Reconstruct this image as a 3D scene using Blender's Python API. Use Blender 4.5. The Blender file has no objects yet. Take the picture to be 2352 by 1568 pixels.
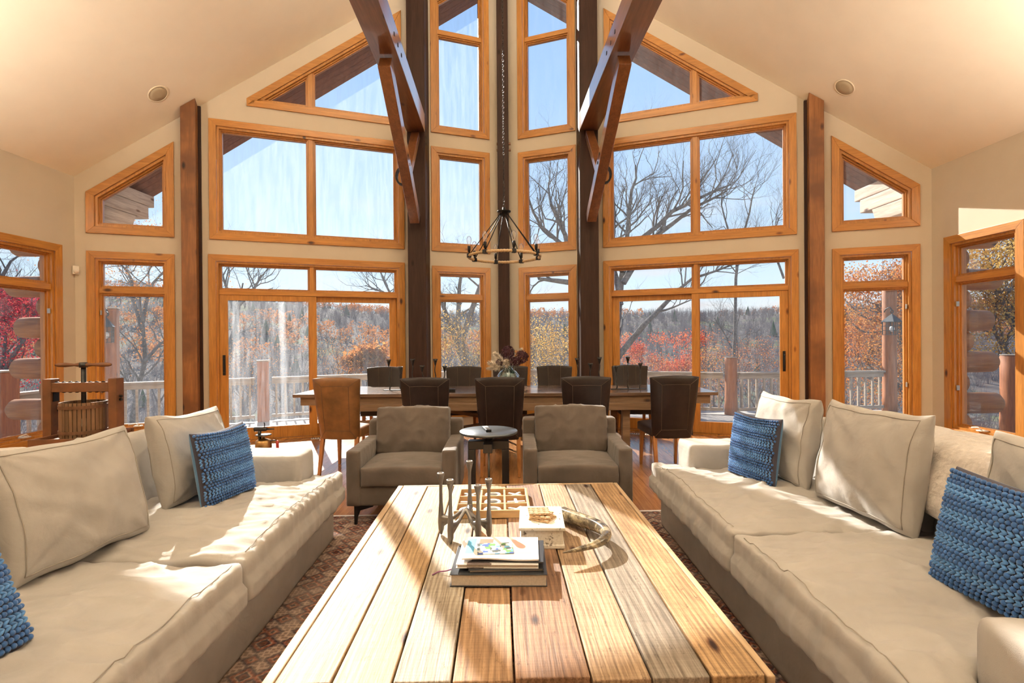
import bpy, bmesh, math, random
from mathutils import Vector as Vec, Matrix, noise
from mathutils.geometry import tessellate_polygon
R = random.Random(7)
PI = math.pi
SC = bpy.context.scene
COL = SC.collection

# ------------------------------------------------------------------ camera
F_PX, YAW, PIT, ROLL = 1170.0, -.0041, -.0031, .0074
cam_data = bpy.data.cameras.new('camera')
cam_data.sensor_width = 36.0
cam_data.lens = 36.0 * F_PX / 2352.0
cam_data.clip_end = 3000
cam = bpy.data.objects.new('camera', cam_data)
COL.objects.link(cam)
fwd = Vec((math.sin(YAW) * math.cos(PIT), math.cos(YAW) * math.cos(PIT), math.sin(PIT)))
rt = Vec((math.cos(YAW), -math.sin(YAW), 0))
up = rt.cross(fwd)
c_, s_ = math.cos(ROLL), math.sin(ROLL)
ax, ay, az = rt * c_ - up * s_, rt * s_ + up * c_, -fwd
cam.matrix_world = Matrix(((ax.x, ay.x, az.x, .147), (ax.y, ay.y, az.y, 0), (ax.z, ay.z, az.z, 1.39), (0, 0, 0, 1)))
SC.camera = cam

# ------------------------------------------------------------------ sky, sun, lamps, exposure
SUN_DIR = Vec((-.485, 1.0, .64)).normalized()          # towards the sun
SC.view_settings.view_transform = 'Standard'
SC.view_settings.look = 'None'
SC.view_settings.exposure = 0.0
SC.view_settings.gamma = 1.0
SC.view_settings.use_curve_mapping = False
SC.cycles.use_denoising = True
SC.cycles.use_adaptive_sampling = True
SC.cycles.adaptive_threshold = .15
SC.cycles.max_bounces = 8
SC.cycles.diffuse_bounces = 4
SC.cycles.glossy_bounces = 3
SC.cycles.transparent_max_bounces = 24
SC.cycles.sample_clamp_indirect = 6.0
SC.cycles.caustics_reflective = False
SC.cycles.caustics_refractive = False

world = bpy.data.worlds.new('sky')
SC.world = world
world.use_nodes = True
wn, wl = world.node_tree.nodes, world.node_tree.links
wn.clear()
w_out = wn.new('ShaderNodeOutputWorld')
w_bg = wn.new('ShaderNodeBackground')
w_sky = wn.new('ShaderNodeTexSky')             # adds the glow around the sun
w_sky.sky_type = 'NISHITA'
w_sky.sun_disc = False
w_sky.sun_elevation = math.asin(SUN_DIR.z)
w_sky.sun_rotation = math.atan2(SUN_DIR.x, SUN_DIR.y)
w_sky.altitude = 300
w_sky.dust_density = .15
w_sky.ozone_density = 2.0
w_tc = wn.new('ShaderNodeTexCoord')
w_sep = wn.new('ShaderNodeSeparateXYZ')
w_grad = wn.new('ShaderNodeValToRGB')          # clear blue above, pale at the horizon
for i, (p, c) in enumerate(((0.0, (.80, .90, 1.0)), (.12, (.66, .83, 1.0)), (.45, (.40, .64, 1.0)), (1.0, (.20, .42, .90)))):
    e = w_grad.color_ramp.elements[i] if i < 2 else w_grad.color_ramp.elements.new(p)
    e.position = p
    e.color = (c[0], c[1], c[2], 1)
w_scale = wn.new('ShaderNodeMixRGB'); w_scale.blend_type = 'ADD'
w_scale.inputs['Fac'].default_value = .035
w_map = wn.new('ShaderNodeMapping')
w_map.inputs['Scale'].default_value = (1.6, 1.6, 7.0)
w_noise = wn.new('ShaderNodeTexNoise')
w_noise.inputs['Scale'].default_value = 2.6
w_noise.inputs['Detail'].default_value = 7
w_ramp = wn.new('ShaderNodeValToRGB')
w_ramp.color_ramp.elements[0].position = .48
w_ramp.color_ramp.elements[1].position = .66
w_hz = wn.new('ShaderNodeMapRange')            # clouds lie low over the hills
w_hz.inputs['From Min'].default_value = .30
w_hz.inputs['From Max'].default_value = .06
w_mul = wn.new('ShaderNodeMath'); w_mul.operation = 'MULTIPLY'
w_mix = wn.new('ShaderNodeMixRGB')
w_mix.inputs['Color2'].default_value = (1.0, 1.0, 1.02, 1)
SKY_STRENGTH = .88
w_bg.inputs['Strength'].default_value = SKY_STRENGTH
wl.new(w_tc.outputs['Generated'], w_map.inputs['Vector'])
wl.new(w_map.outputs['Vector'], w_noise.inputs['Vector'])
wl.new(w_noise.outputs['Fac'], w_ramp.inputs['Fac'])
wl.new(w_tc.outputs['Generated'], w_sep.inputs['Vector'])
wl.new(w_sep.outputs['Z'], w_hz.inputs['Value'])
wl.new(w_sep.outputs['Z'], w_grad.inputs['Fac'])
wl.new(w_grad.outputs['Color'], w_scale.inputs['Color1'])
wl.new(w_sky.outputs['Color'], w_scale.inputs['Color2'])
wl.new(w_ramp.outputs['Color'], w_mul.inputs[0])
wl.new(w_hz.outputs['Result'], w_mul.inputs[1])
wl.new(w_mul.outputs['Value'], w_mix.inputs['Fac'])
wl.new(w_scale.outputs['Color'], w_mix.inputs['Color1'])
wl.new(w_mix.outputs['Color'], w_bg.inputs['Color'])
wl.new(w_bg.outputs['Background'], w_out.inputs['Surface'])

def lamp(name, kind, energy, color, loc, direction, **kw):
    d = bpy.data.lights.new(name, kind)
    d.energy = energy
    d.color = color
    for k, v in kw.items():
        setattr(d, k, v)
    o = bpy.data.objects.new(name, d)
    COL.objects.link(o)
    o.location = loc
    o.rotation_euler = Vec(direction).to_track_quat('-Z', 'Y').to_euler()
    return o
lamp('sun', 'SUN', 13.0, (1.0, .93, .82), (-20, 40, 30), -SUN_DIR, angle=.009)
# ------------------------------------------------------------------ materials
def new_mat(name):
    m = bpy.data.materials.new(name)
    m.use_nodes = True
    n = m.node_tree.nodes
    return m, n, m.node_tree.links, n['Principled BSDF']
def setp(b, **kw):
    for k, v in kw.items():
        b.inputs[k.replace('_', ' ')].default_value = v
def rgba(c):
    return (c[0], c[1], c[2], 1)
def coords(n, l, scale=(1, 1, 1), rnd=True, rot=(0, 0, 0)):
    tc = n.new('ShaderNodeTexCoord')
    mp = n.new('ShaderNodeMapping')
    mp.inputs['Scale'].default_value = scale
    mp.inputs['Rotation'].default_value = rot
    if rnd:                                    # every board gets its own stretch of grain
        oi = n.new('ShaderNodeObjectInfo')
        mu = n.new('ShaderNodeVectorMath'); mu.operation = 'SCALE'
        cb = n.new('ShaderNodeCombineXYZ')
        for k in range(3):
            l.new(oi.outputs['Random'], cb.inputs[k])
        l.new(cb.outputs[0], mu.inputs[0])
        mu.inputs['Scale'].default_value = 37.0
        ad = n.new('ShaderNodeVectorMath'); ad.operation = 'ADD'
        l.new(tc.outputs['Object'], ad.inputs[0])
        l.new(mu.outputs[0], ad.inputs[1])
        l.new(ad.outputs[0], mp.inputs['Vector'])
    else:
        l.new(tc.outputs['Object'], mp.inputs['Vector'])
    return mp.outputs['Vector']
def ntex(n, l, vec, scale=5, detail=4, rough=.55, dist=0):
    t = n.new('ShaderNodeTexNoise')
    t.inputs['Scale'].default_value = scale
    t.inputs['Detail'].default_value = detail
    t.inputs['Roughness'].default_value = rough
    t.inputs['Distortion'].default_value = dist
    l.new(vec, t.inputs['Vector'])
    return t.outputs['Fac']
def ramp(n, l, fac, stops):
    r = n.new('ShaderNodeValToRGB')
    e = r.color_ramp.elements
    while len(e) < len(stops):
        e.new(.5)
    for i, (p, c) in enumerate(stops):
        e[i].position = p
        e[i].color = rgba(c) if len(c) == 3 else c
    l.new(fac, r.inputs['Fac'])
    return r.outputs['Color']
def mixc(n, l, fac, a, b, mode='MIX'):
    m = n.new('ShaderNodeMixRGB')
    m.blend_type = mode
    for v, k in ((fac, 'Fac'), (a, 'Color1'), (b, 'Color2')):
        if isinstance(v, (int, float)):
            m.inputs[k].default_value = v
        elif isinstance(v, tuple):
            m.inputs[k].default_value = rgba(v)
        else:
            l.new(v, m.inputs[k])
    return m.outputs['Color']
def bump(n, l, b, h, strength=.3, dist=.01):
    bp = n.new('ShaderNodeBump')
    bp.inputs['Strength'].default_value = strength
    bp.inputs['Distance'].default_value = dist
    l.new(h, bp.inputs['Height'])
    l.new(bp.outputs['Normal'], b.inputs['Normal'])
def vary(n, l, col, amt):
    """per-object light/dark variation"""
    oi = n.new('ShaderNodeObjectInfo')
    mr = n.new('ShaderNodeMapRange')
    mr.inputs['To Min'].default_value = 1 - amt
    mr.inputs['To Max'].default_value = 1 + amt
    l.new(oi.outputs['Random'], mr.inputs['Value'])
    hs = n.new('ShaderNodeHueSaturation')
    l.new(mr.outputs[0], hs.inputs['Value'])
    l.new(col, hs.inputs['Color'])
    return hs.outputs['Color']
def wood(name, dark, light, grain='X', rough=.45, scale=1.0, knots=True, var=.08, bmp=.15, coat=0, spec=.5, tint=None):
    m, n, l, b = new_mat(name)
    long, cross = .7 * scale, 9.0 * scale
    sc = {'X': (long, cross, cross), 'Y': (cross, long, cross), 'Z': (cross, cross, long)}[grain]
    v = coords(n, l, sc)
    f1 = ntex(n, l, v, 2.0, 6, .6, .6)
    f2 = ntex(n, l, v, 7.0, 3, .6)
    c = ramp(n, l, f1, [(.28, dark), (.72, light)])
    c2 = ramp(n, l, f2, [(.3, (.72, .72, .72)), (.62, (1.06, 1.06, 1.06))])
    c = mixc(n, l, .8, c, c2, 'MULTIPLY')
    if tint:
        v3 = coords(n, l, (1.3, 1.3, 1.3))
        f3 = ntex(n, l, v3, 1.6, 3)
        c = mixc(n, l, ramp(n, l, f3, [(.45, (0, 0, 0)), (.65, (1, 1, 1))]), c, tint)
    if knots:
        ks = {'X': (2.2, 5, 5), 'Y': (5, 2.2, 5), 'Z': (5, 5, 2.2)}[grain]
        v2 = coords(n, l, ks)
        vo = n.new('ShaderNodeTexVoronoi')
        vo.inputs['Scale'].default_value = .85
        l.new(v2, vo.inputs['Vector'])
        k = ramp(n, l, vo.outputs['Distance'], [(.045, (.10, .05, .03)), (.085, (.55, .45, .4)), (.12, (1, 1, 1))])
        c = mixc(n, l, 1.0, c, k, 'MULTIPLY')
    c = vary(n, l, c, var)
    l.new(c, b.inputs['Base Color'])
    setp(b, Roughness=rough, Coat_Weight=coat, Specular_IOR_Level=spec)
    if coat:
        setp(b, Coat_Roughness=.12)
    bump(n, l, b, f2, bmp, .004)
    return m
def plain(name, col, rough=.5, metal=0, var=0, noise_amt=0, nscale=6, bmp=0, spec=.5, sheen=0, coat=0):
    m, n, l, b = new_mat(name)
    setp(b, Base_Color=rgba(col), Roughness=rough, Metallic=metal, Specular_IOR_Level=spec, Sheen_Weight=sheen, Coat_Weight=coat)
    if noise_amt or bmp or var:
        v = coords(n, l)
        f = ntex(n, l, v, nscale, 5)
        lo = tuple(x * (1 - noise_amt) for x in col)
        hi = tuple(min(1, x * (1 + noise_amt)) for x in col)
        c = ramp(n, l, f, [(.3, lo), (.7, hi)])
        if var:
            c = vary(n, l, c, var)
        l.new(c, b.inputs['Base Color'])
        if bmp:
            bump(n, l, b, f, bmp, .004)
    return m
def fabric(name, col, rough=.85, weave=900, wr=.25, sheen=.25, amt=.07, wscale=7):
    m, n, l, b = new_mat(name)
    v = coords(n, l, rnd=False)
    f = ntex(n, l, v, wscale, 4, .5, .4)
    g = ntex(n, l, v, weave, 2)
    fold = ntex(n, l, coords(n, l, (1, .55, 1), rnd=False, rot=(.3, .2, .5)), wscale * .55, 2, .45, .5)
    c = ramp(n, l, f, [(.3, tuple(x * (1 - amt) for x in col)), (.7, tuple(min(1, x * (1 + amt)) for x in col))])
    l.new(c, b.inputs['Base Color'])
    setp(b, Roughness=rough, Sheen_Weight=sheen, Specular_IOR_Level=.2)
    mx = n.new('ShaderNodeMath'); mx.operation = 'MULTIPLY_ADD'
    l.new(g, mx.inputs[0]); mx.inputs[1].default_value = .06
    fd = n.new('ShaderNodeMath'); fd.operation = 'MULTIPLY_ADD'
    l.new(fold, fd.inputs[0]); fd.inputs[1].default_value = 1.0
    l.new(f, fd.inputs[2])
    l.new(fd.outputs[0], mx.inputs[2])
    bump(n, l, b, mx.outputs[0], wr, .03)
    return m

def rough_plank(name, dark, light, seed, grain_scale=1.0):
    """rough sawn reclaimed board, grain along Y"""
    m, n, l, b = new_mat(name)
    tc = n.new('ShaderNodeTexCoord')
    def mp(scale, off=0):
        q = n.new('ShaderNodeMapping')
        q.inputs['Scale'].default_value = scale
        q.inputs['Location'].default_value = (seed * 3.7 + off, seed * 1.9, seed)
        l.new(tc.outputs['Object'], q.inputs['Vector'])
        return q.outputs['Vector']
    wv = n.new('ShaderNodeTexWave')
    wv.wave_type = 'BANDS'; wv.bands_direction = 'X'
    wv.inputs['Scale'].default_value = 7.0 * grain_scale
    wv.inputs['Distortion'].default_value = 5.5
    wv.inputs['Detail'].default_value = 3
    wv.inputs['Detail Scale'].default_value = 1.1
    l.new(mp((1.6, .32, 1)), wv.inputs['Vector'])
    fine = ntex(n, l, mp((70, 1.8, 70)), 2.2, 5, .7)
    big = ntex(n, l, mp((3.0, .8, 3.0)), 1.6, 4, .6)
    saw = ntex(n, l, mp((2, 90, 2)), 1.5, 2, .5)
    spk = ntex(n, l, mp((14, 5, 14)), 3.0, 6, .75)
    c = ramp(n, l, big, [(.30, dark), (.70, light)])
    c = mixc(n, l, .55, c, ramp(n, l, wv.outputs['Fac'], [(.1, (.58, .52, .47)), (.75, (1.12, 1.1, 1.06))]), 'MULTIPLY')
    c = mixc(n, l, .85, c, ramp(n, l, fine, [(.34, (.45, .40, .36)), (.56, (1.08, 1.07, 1.05))]), 'MULTIPLY')
    c = mixc(n, l, .35, c, ramp(n, l, saw, [(.35, (.75, .74, .72)), (.6, (1.1, 1.1, 1.1))]), 'MULTIPLY')
    c = mixc(n, l, .8, c, ramp(n, l, spk, [(.30, (.25, .20, .17)), (.42, (1, 1, 1))]), 'MULTIPLY')
    vo = n.new('ShaderNodeTexVoronoi')
    vo.inputs['Scale'].default_value = 1.0
    l.new(mp((6.5, 2.6, 1), 5), vo.inputs['Vector'])
    k = ramp(n, l, vo.outputs['Distance'], [(.05, (.10, .05, .03)), (.09, (.5, .4, .34)), (.13, (1, 1, 1))])
    c = mixc(n, l, 1.0, c, k, 'MULTIPLY')
    l.new(c, b.inputs['Base Color'])
    setp(b, Roughness=.6, Specular_IOR_Level=.35)
    bump(n, l, b, fine, .45, .004)
    return m
M = {}
M['ceiling'] = plain('ceiling_paint', (.93, .86, .72), .8, noise_amt=.02, nscale=3)
M['wall'] = plain('wall_paint', (.60, .52, .41), .8, noise_amt=.02, nscale=4)
M['pine_x'] = wood('pine_trim', (.42, .165, .026), (.58, .262, .052), 'X', .38, coat=.25)
M['pine_z'] = wood('pine_trim_upright', (.42, .165, .026), (.58, .262, .052), 'Z', .38, coat=.25)
M['sash'] = wood('pine_sash', (.40, .155, .027), (.52, .225, .045), 'Z', .4, knots=False, coat=.25)
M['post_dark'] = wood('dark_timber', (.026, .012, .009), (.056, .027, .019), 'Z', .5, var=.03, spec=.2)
M['beam'] = wood('beam_timber', (.115, .042, .016), (.215, .085, .034), 'Y', .3, var=.05, coat=1.0)
M['brace'] = wood('brace_timber', (.14, .048, .018), (.25, .095, .036), 'Z', .3, var=.05, coat=.9)
M['post_brown'] = wood('brown_timber', (.19, .070, .018), (.35, .14, .042), 'Z', .5, var=.05, tint=(.15, .055, .018))
M['floor'] = wood('floor_oak', (.36, .150, .050), (.52, .24, .090), 'Y', .26, var=.10, coat=.35, knots=False, bmp=.04)
M['black'] = plain('black_iron', (.018, .017, .017), .5, .6)
M['iron'] = plain('dark_iron', (.05, .047, .045), .42, .8, noise_amt=.3, nscale=30)
M['white_plastic'] = plain('white_plastic', (.78, .74, .66), .5)
M['speaker'] = plain('speaker_grille', (.52, .44, .30), .8, noise_amt=.1, nscale=200)
M['speaker_rim'] = plain('speaker_rim', (.86, .77, .60), .6)
M['pewter_hw'] = plain('satin_nickel', (.42, .38, .33), .4, .7)

def glass_mat(name, dust=.02, streak=0.0, refl=1.0):
    m, n, l, b = new_mat(name)
    n.remove(b)
    out = n['Material Output']
    tr = n.new('ShaderNodeBsdfTransparent')
    tr.inputs['Color'].default_value = (.985, .99, .995, 1)
    gl = n.new('ShaderNodeBsdfGlossy')
    gl.inputs['Roughness'].default_value = .02
    fr = n.new('ShaderNodeFresnel')
    fr.inputs['IOR'].default_value = 1.35
    mr = n.new('ShaderNodeMath'); mr.operation = 'MULTIPLY'
    l.new(fr.outputs[0], mr.inputs[0]); mr.inputs[1].default_value = .2 * refl
    mx = n.new('ShaderNodeMixShader')
    l.new(mr.outputs[0], mx.inputs[0])
    l.new(tr.outputs[0], mx.inputs[1])
    l.new(gl.outputs[0], mx.inputs[2])
    # dust on the outside catches the sun
    tl = n.new('ShaderNodeBsdfTranslucent')
    tl.inputs['Color'].default_value = (.9, .93, .97, 1)
    v = coords(n, l, (9, 9, .9), rnd=True)
    f = ntex(n, l, v, 2.0, 5, .65)
    v2 = coords(n, l, (1, 1, 1), rnd=True)
    f2 = ntex(n, l, v2, 55, 2)
    r1 = ramp(n, l, f, [(.35, (dust * .5,) * 3), (.75, (dust * 1.5 + streak,) * 3)])
    r2 = ramp(n, l, f2, [(.66, (0, 0, 0)), (.74, (.10 * (streak + dust) * 8,) * 3)])
    ad = mixc(n, l, 1.0, r1, r2, 'ADD')
    mx2 = n.new('ShaderNodeMixShader')
    l.new(ad, mx2.inputs[0])
    l.new(mx.outputs[0], mx2.inputs[1])
    l.new(tl.outputs[0], mx2.inputs[2])
    l.new(mx2.outputs[0], out.inputs['Surface'])
    return m
def streaky_glass():
    m = glass_mat('streaky_door_glass', .03, .03)
    n, l = m.node_tree.nodes, m.node_tree.links
    out = n['Material Output']
    last = out.inputs['Surface'].links[0].from_socket
    v = coords(n, l, (4.2, 1, .10), rnd=False)
    f = ntex(n, l, v, 1.6, 2, .5)
    sp = ntex(n, l, coords(n, l, (1, 1, 1), rnd=False), 160, 2)
    k = mixc(n, l, 1.0, ramp(n, l, f, [(.56, (0, 0, 0)), (.70, (.13, .13, .13))]), ramp(n, l, sp, [(.3, (.3, .3, .3)), (.65, (1, 1, 1))]), 'MULTIPLY')
    tl = n.new('ShaderNodeBsdfTranslucent')
    tl.inputs['Color'].default_value = (.85, .9, .95, 1)
    mx = n.new('ShaderNodeMixShader')
    l.new(k, mx.inputs[0]); l.new(last, mx.inputs[1]); l.new(tl.outputs[0], mx.inputs[2])
    l.new(mx.outputs[0], out.inputs['Surface'])
    return m
M['glass'] = glass_mat('window_glass', .018)
M['glass_streaky'] = streaky_glass()
M['glass_dusty'] = glass_mat('dusty_window_glass', .022, .02)

# ------------------------------------------------------------------ mesh helpers
class MB:
    def __init__(s):
        s.v = []; s.f = []
    def add(s, vs, fs):
        k = len(s.v)
        s.v += [tuple(x) for x in vs]
        s.f += [tuple(i + k for i in f) for f in fs]
        return s
    def box(s, x0, x1, y0, y1, z0, z1, mat=None):
        vs = [Vec((x, y, z)) for x in (x0, x1) for y in (y0, y1) for z in (z0, z1)]
        if mat is not None:
            vs = [mat @ q for q in vs]
        return s.add(vs, [(0, 1, 3, 2), (4, 6, 7, 5), (0, 4, 5, 1), (2, 3, 7, 6), (0, 2, 6, 4), (1, 5, 7, 3)])
    def bar(s, a, b, w, h=None, upv=(0, 0, 1), taper=1.0):
        """rectangular bar from a to b, w across, h along upv"""
        a, b = Vec(a), Vec(b)
        h = h or w
        d = (b - a).normalized()
        x = d.cross(Vec(upv))
        if x.length < 1e-4:
            x = d.cross(Vec((0, 1, 0)))
        x.normalize()
        z = x.cross(d).normalized()
        vs = []
        for p, t in ((a, 1), (b, taper)):
            for sx, sz in ((-1, -1), (1, -1), (1, 1), (-1, 1)):
                vs.append(p + x * (sx * w * t / 2) + z * (sz * h * t / 2))
        return s.add(vs, [(0, 1, 2, 3), (7, 6, 5, 4), (0, 4, 5, 1), (1, 5, 6, 2), (2, 6, 7, 3), (3, 7, 4, 0)])
    def tube(s, pts, rad, n=8, cap=True):
        pts = [Vec(p) for p in pts]
        if not isinstance(rad, (list, tuple)):
            rad = [rad] * len(pts)
        k0 = len(s.v)
        nx = None
        for i, p in enumerate(pts):
            d = (pts[min(i + 1, len(pts) - 1)] - pts[max(i - 1, 0)])
            if d.length < 1e-9:
                d = Vec((0, 0, 1))
            d.normalize()
            if nx is None:
                nx = d.cross(Vec((.31, .53, .79))).normalized()
            else:
                nx = (nx - d * nx.dot(d))
                nx = nx.normalized() if nx.length > 1e-6 else d.cross(Vec((.3, .5, .8))).normalized()
            ny = d.cross(nx)
            for j in range(n):
                t = 2 * PI * j / n
                s.v.append(tuple(p + (nx * math.cos(t) + ny * math.sin(t)) * rad[i]))
        for i in range(len(pts) - 1):
            for j in range(n):
                a = k0 + i * n + j; b = k0 + i * n + (j + 1) % n
                s.f.append((a, b, b + n, a + n))
        if cap:
            s.f.append(tuple(k0 + j for j in reversed(range(n))))
            s.f.append(tuple(k0 + (len(pts) - 1) * n + j for j in range(n)))
        return s
    def lathe(s, prof, n=24, c=(0, 0, 0), mat=None):
        k0 = len(s.v)
        for r, z in prof:
            for j in range(n):
                t = 2 * PI * j / n
                p = Vec((c[0] + r * math.cos(t), c[1] + r * math.sin(t), c[2] + z))
                s.v.append(tuple(mat @ p if mat is not None else p))
        for i in range(len(prof) - 1):
            for j in range(n):
                a = k0 + i * n + j; b = k0 + i * n + (j + 1) % n
                s.f.append((a, b, b + n, a + n))
        if prof[0][0] > 1e-6:
            s.f.append(tuple(k0 + j for j in reversed(range(n))))
        if prof[-1][0] > 1e-6:
            s.f.append(tuple(k0 + (len(prof) - 1) * n + j for j in range(n)))
        return s
    def torus(s, R_, r, n=32, k=8, mat=None, c=(0, 0, 0), arc=2 * PI):
        k0 = len(s.v)
        full = arc > 2 * PI - 1e-6
        m_ = n if full else n + 1
        for i in range(m_):
            a = arc * i / n
            for j in range(k):
                t = 2 * PI * j / k
                p = Vec(((R_ + r * math.cos(t)) * math.cos(a) + c[0], (R_ + r * math.cos(t)) * math.sin(a) + c[1], r * math.sin(t) + c[2]))
                s.v.append(tuple(mat @ p if mat is not None else p))
        for i in range(n):
            for j in range(k):
                a = k0 + i * k + j; b = k0 + i * k + (j + 1) % k
                i2 = (i + 1) % m_
                s.f.append((a, k0 + i2 * k + j, k0 + i2 * k + (j + 1) % k, b))
        return s
    def ball(s, c, r, sx=1, sy=1, sz=1, n=8, m=6, mat=None):
        k0 = len(s.v)
        c = Vec(c)
        for i in range(m + 1):
            ph = PI * i / m
            for j in range(n):
                t = 2 * PI * j / n
                p = Vec((r * sx * math.sin(ph) * math.cos(t), r * sy * math.sin(ph) * math.sin(t), r * sz * math.cos(ph)))
                if mat is not None:
                    p = mat @ p
                s.v.append(tuple(c + p))
        for i in range(m):
            for j in range(n):
                a = k0 + i * n + j; b = k0 + i * n + (j + 1) % n
                s.f.append((a, a + n, b + n, b))
        return s
    def prism(s, poly, a0, a1, fn):
        """poly: 2-D points; fn(x, y, depth) -> 3-D"""
        n = len(poly)
        vs = [fn(x, y, a0) for x, y in poly] + [fn(x, y, a1) for x, y in poly]
        fs = [tuple(range(n)), tuple(range(2 * n - 1, n - 1, -1))]
        fs += [(i, i + n, (i + 1) % n + n, (i + 1) % n) for i in range(n)]
        return s.add(vs, fs)
    def mesh(s, name='m', merge=False):
        me = bpy.data.meshes.new(name)
        me.from_pydata(s.v, [], s.f)
        bm = bmesh.new(); bm.from_mesh(me)
        if merge:
            bmesh.ops.remove_doubles(bm, verts=bm.verts, dist=1e-5)
        bmesh.ops.recalc_face_normals(bm, faces=bm.faces)
        bm.to_mesh(me); bm.free()
        return me
    def build(s, name, mat, parent=None, smooth=False, bevel=0, seg=2, **tags):
        me = s.mesh(name)
        return link(name, me, mat, parent, smooth, bevel, seg, **tags)
def link(name, me, mat, parent=None, smooth=False, bevel=0, seg=2, **tags):
    if mat is not None:
        me.materials.clear()
        me.materials.append(M[mat] if isinstance(mat, str) else mat)
    if smooth:
        me.polygons.foreach_set('use_smooth', [True] * len(me.polygons))
    o = bpy.data.objects.new(name, me)
    COL.objects.link(o)
    if parent is not None:
        o.parent = parent
    if bevel:
        b = o.modifiers.new('bevel', 'BEVEL')
        b.width = bevel; b.segments = seg; b.limit_method = 'ANGLE'
        b.angle_limit = math.radians(50)
    for k, v in tags.items():
        o[k] = v
    return o
def thing(name, label, cat, loc=(0, 0, 0), rotz=0, group=None, kind=None):
    o = bpy.data.objects.new(name, None)
    o.empty_display_size = .1
    COL.objects.link(o)
    o.location = loc
    o.rotation_euler = (0, 0, rotz)
    return tag(o, label, cat, group, kind)
def tag(o, label, cat=None, group=None, kind=None):
    o['label'] = label
    if cat: o['category'] = cat
    if group: o['group'] = group
    if kind: o['kind'] = kind
    return o
def dup(root, loc=None, rotz=None, label=None):
    r = root.copy(); COL.objects.link(r)
    if loc is not None: r.location = loc
    if rotz is not None: r.rotation_euler = (0, 0, rotz)
    if label: r['label'] = label
    for ch in list(root.children):
        c = ch.copy(); COL.objects.link(c); c.parent = r
        for g in ch.children:
            d = g.copy(); COL.objects.link(d); d.parent = c
    return r
def soft(mb, voxel, disp=None, smooth_it=6):
    """round a cage off into an upholstered volume and let disp(co, normal) wrinkle it"""
    me = mb.mesh('cage')
    o = bpy.data.objects.new('cage', me)
    COL.objects.link(o)
    r = o.modifiers.new('r', 'REMESH'); r.mode = 'VOXEL'; r.voxel_size = voxel
    sm = o.modifiers.new('s', 'SMOOTH'); sm.factor = .5; sm.iterations = smooth_it
    dg = bpy.context.evaluated_depsgraph_get()
    dg.update()
    out = bpy.data.meshes.new_from_object(o.evaluated_get(dg), depsgraph=dg)
    bpy.data.objects.remove(o)
    if disp:
        nr = [Vec(v.normal) for v in out.vertices]
        for v, nn in zip(out.vertices, nr):
            v.co = disp(Vec(v.co), nn)
    return out
def wrinkle(scale, amp, stretch=(1, 1, 1), seed=0, ridge=.5):
    off = Vec((seed * 13.7, seed * 7.1, seed * 3.3))
    def f(co, nn):
        p = Vec((co.x * stretch[0], co.y * stretch[1], co.z * stretch[2])) * scale + off
        a = noise.noise(p)
        b = max(0, 1 - abs(noise.noise(p * 2.1 + Vec((5, 9, 2)))) * 2.4) ** 2 * 1.6 - .35
        return co + nn * amp * (a * (1 - ridge) + b * ridge * .6)
    return f

# convex polygon helpers (window openings)
def ccw(p):
    a = sum(p[i][0] * p[(i + 1) % len(p)][1] - p[(i + 1) % len(p)][0] * p[i][1] for i in range(len(p)))
    return list(p) if a > 0 else list(reversed(p))
def inset(p, d):
    """move each edge of a convex CCW polygon inwards (d: number or one per edge)"""
    n = len(p)
    ds = d if isinstance(d, (list, tuple)) else [d] * n
    L = []
    for i in range(n):
        (x0, y0), (x1, y1) = p[i], p[(i + 1) % n]
        ex, ey = x1 - x0, y1 - y0
        q = math.hypot(ex, ey)
        nx, ny = -ey / q, ex / q
        L.append((nx, ny, nx * x0 + ny * y0 + ds[i]))
    out = []
    for i in range(n):
        a, b = L[i - 1], L[i]
        det = a[0] * b[1] - a[1] * b[0]
        out.append(((a[2] * b[1] - a[1] * b[2]) / det, (a[0] * b[2] - a[2] * b[0]) / det))
    return out
def clip(p, ax_, val, keep_less):
    out = []
    n = len(p)
    for i in range(n):
        a, b = p[i], p[(i + 1) % n]
        ia = (a[ax_] <= val) == keep_less
        ib = (b[ax_] <= val) == keep_less
        if ia: out.append(a)
        if ia != ib:
            t = (val - a[ax_]) / (b[ax_] - a[ax_])
            out.append((a[0] + t * (b[0] - a[0]), a[1] + t * (b[1] - a[1])))
    return out
def ring(mb, po, pi_, y0, y1):
    n = len(po)
    vs = [(x, y, z) for y in (y0, y1) for P in (po, pi_) for x, z in P]
    fs = []
    for i in range(n):
        j = (i + 1) % n
        fs += [(i, j, n + j, n + i), (2 * n + i, 3 * n + i, 3 * n + j, 2 * n + j), (i, 2 * n + i, 2 * n + j, j), (n + i, n + j, 3 * n + j, 3 * n + i)]
    return mb.add(vs, fs)
def wall_mesh(outline, holes, y0, y1):
    loops = [ccw(outline)] + [list(reversed(ccw(h))) for h in holes]
    pts = [[Vec((x, z, 0)) for x, z in lp] for lp in loops]
    tris = tessellate_polygon(pts)
    flat = [q for lp in loops for q in lp]
    n = len(flat)
    vs = [(x, y0, z) for x, z in flat] + [(x, y1, z) for x, z in flat]
    fs = [tuple(t) for t in tris] + [tuple(i + n for i in reversed(t)) for t in tris]
    k = 0
    for lp in loops:
        m = len(lp)
        for i in range(m):
            a, b = k + i, k + (i + 1) % m
            fs.append((a, b, b + n, a + n))
        k += m
    return MB().add(vs, fs)

# ================================================================== the room
YC, BB, WW, EV, PL = 8.408, .366, 5.407, 3.498, .8382
NB = math.hypot(1, BB)
YB = -3.0                                             # back wall
UC = WW * NB
def ceil_z(x): return EV + PL * (WW - abs(x))
def prow_y(x): return YC - BB * abs(x)

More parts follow.
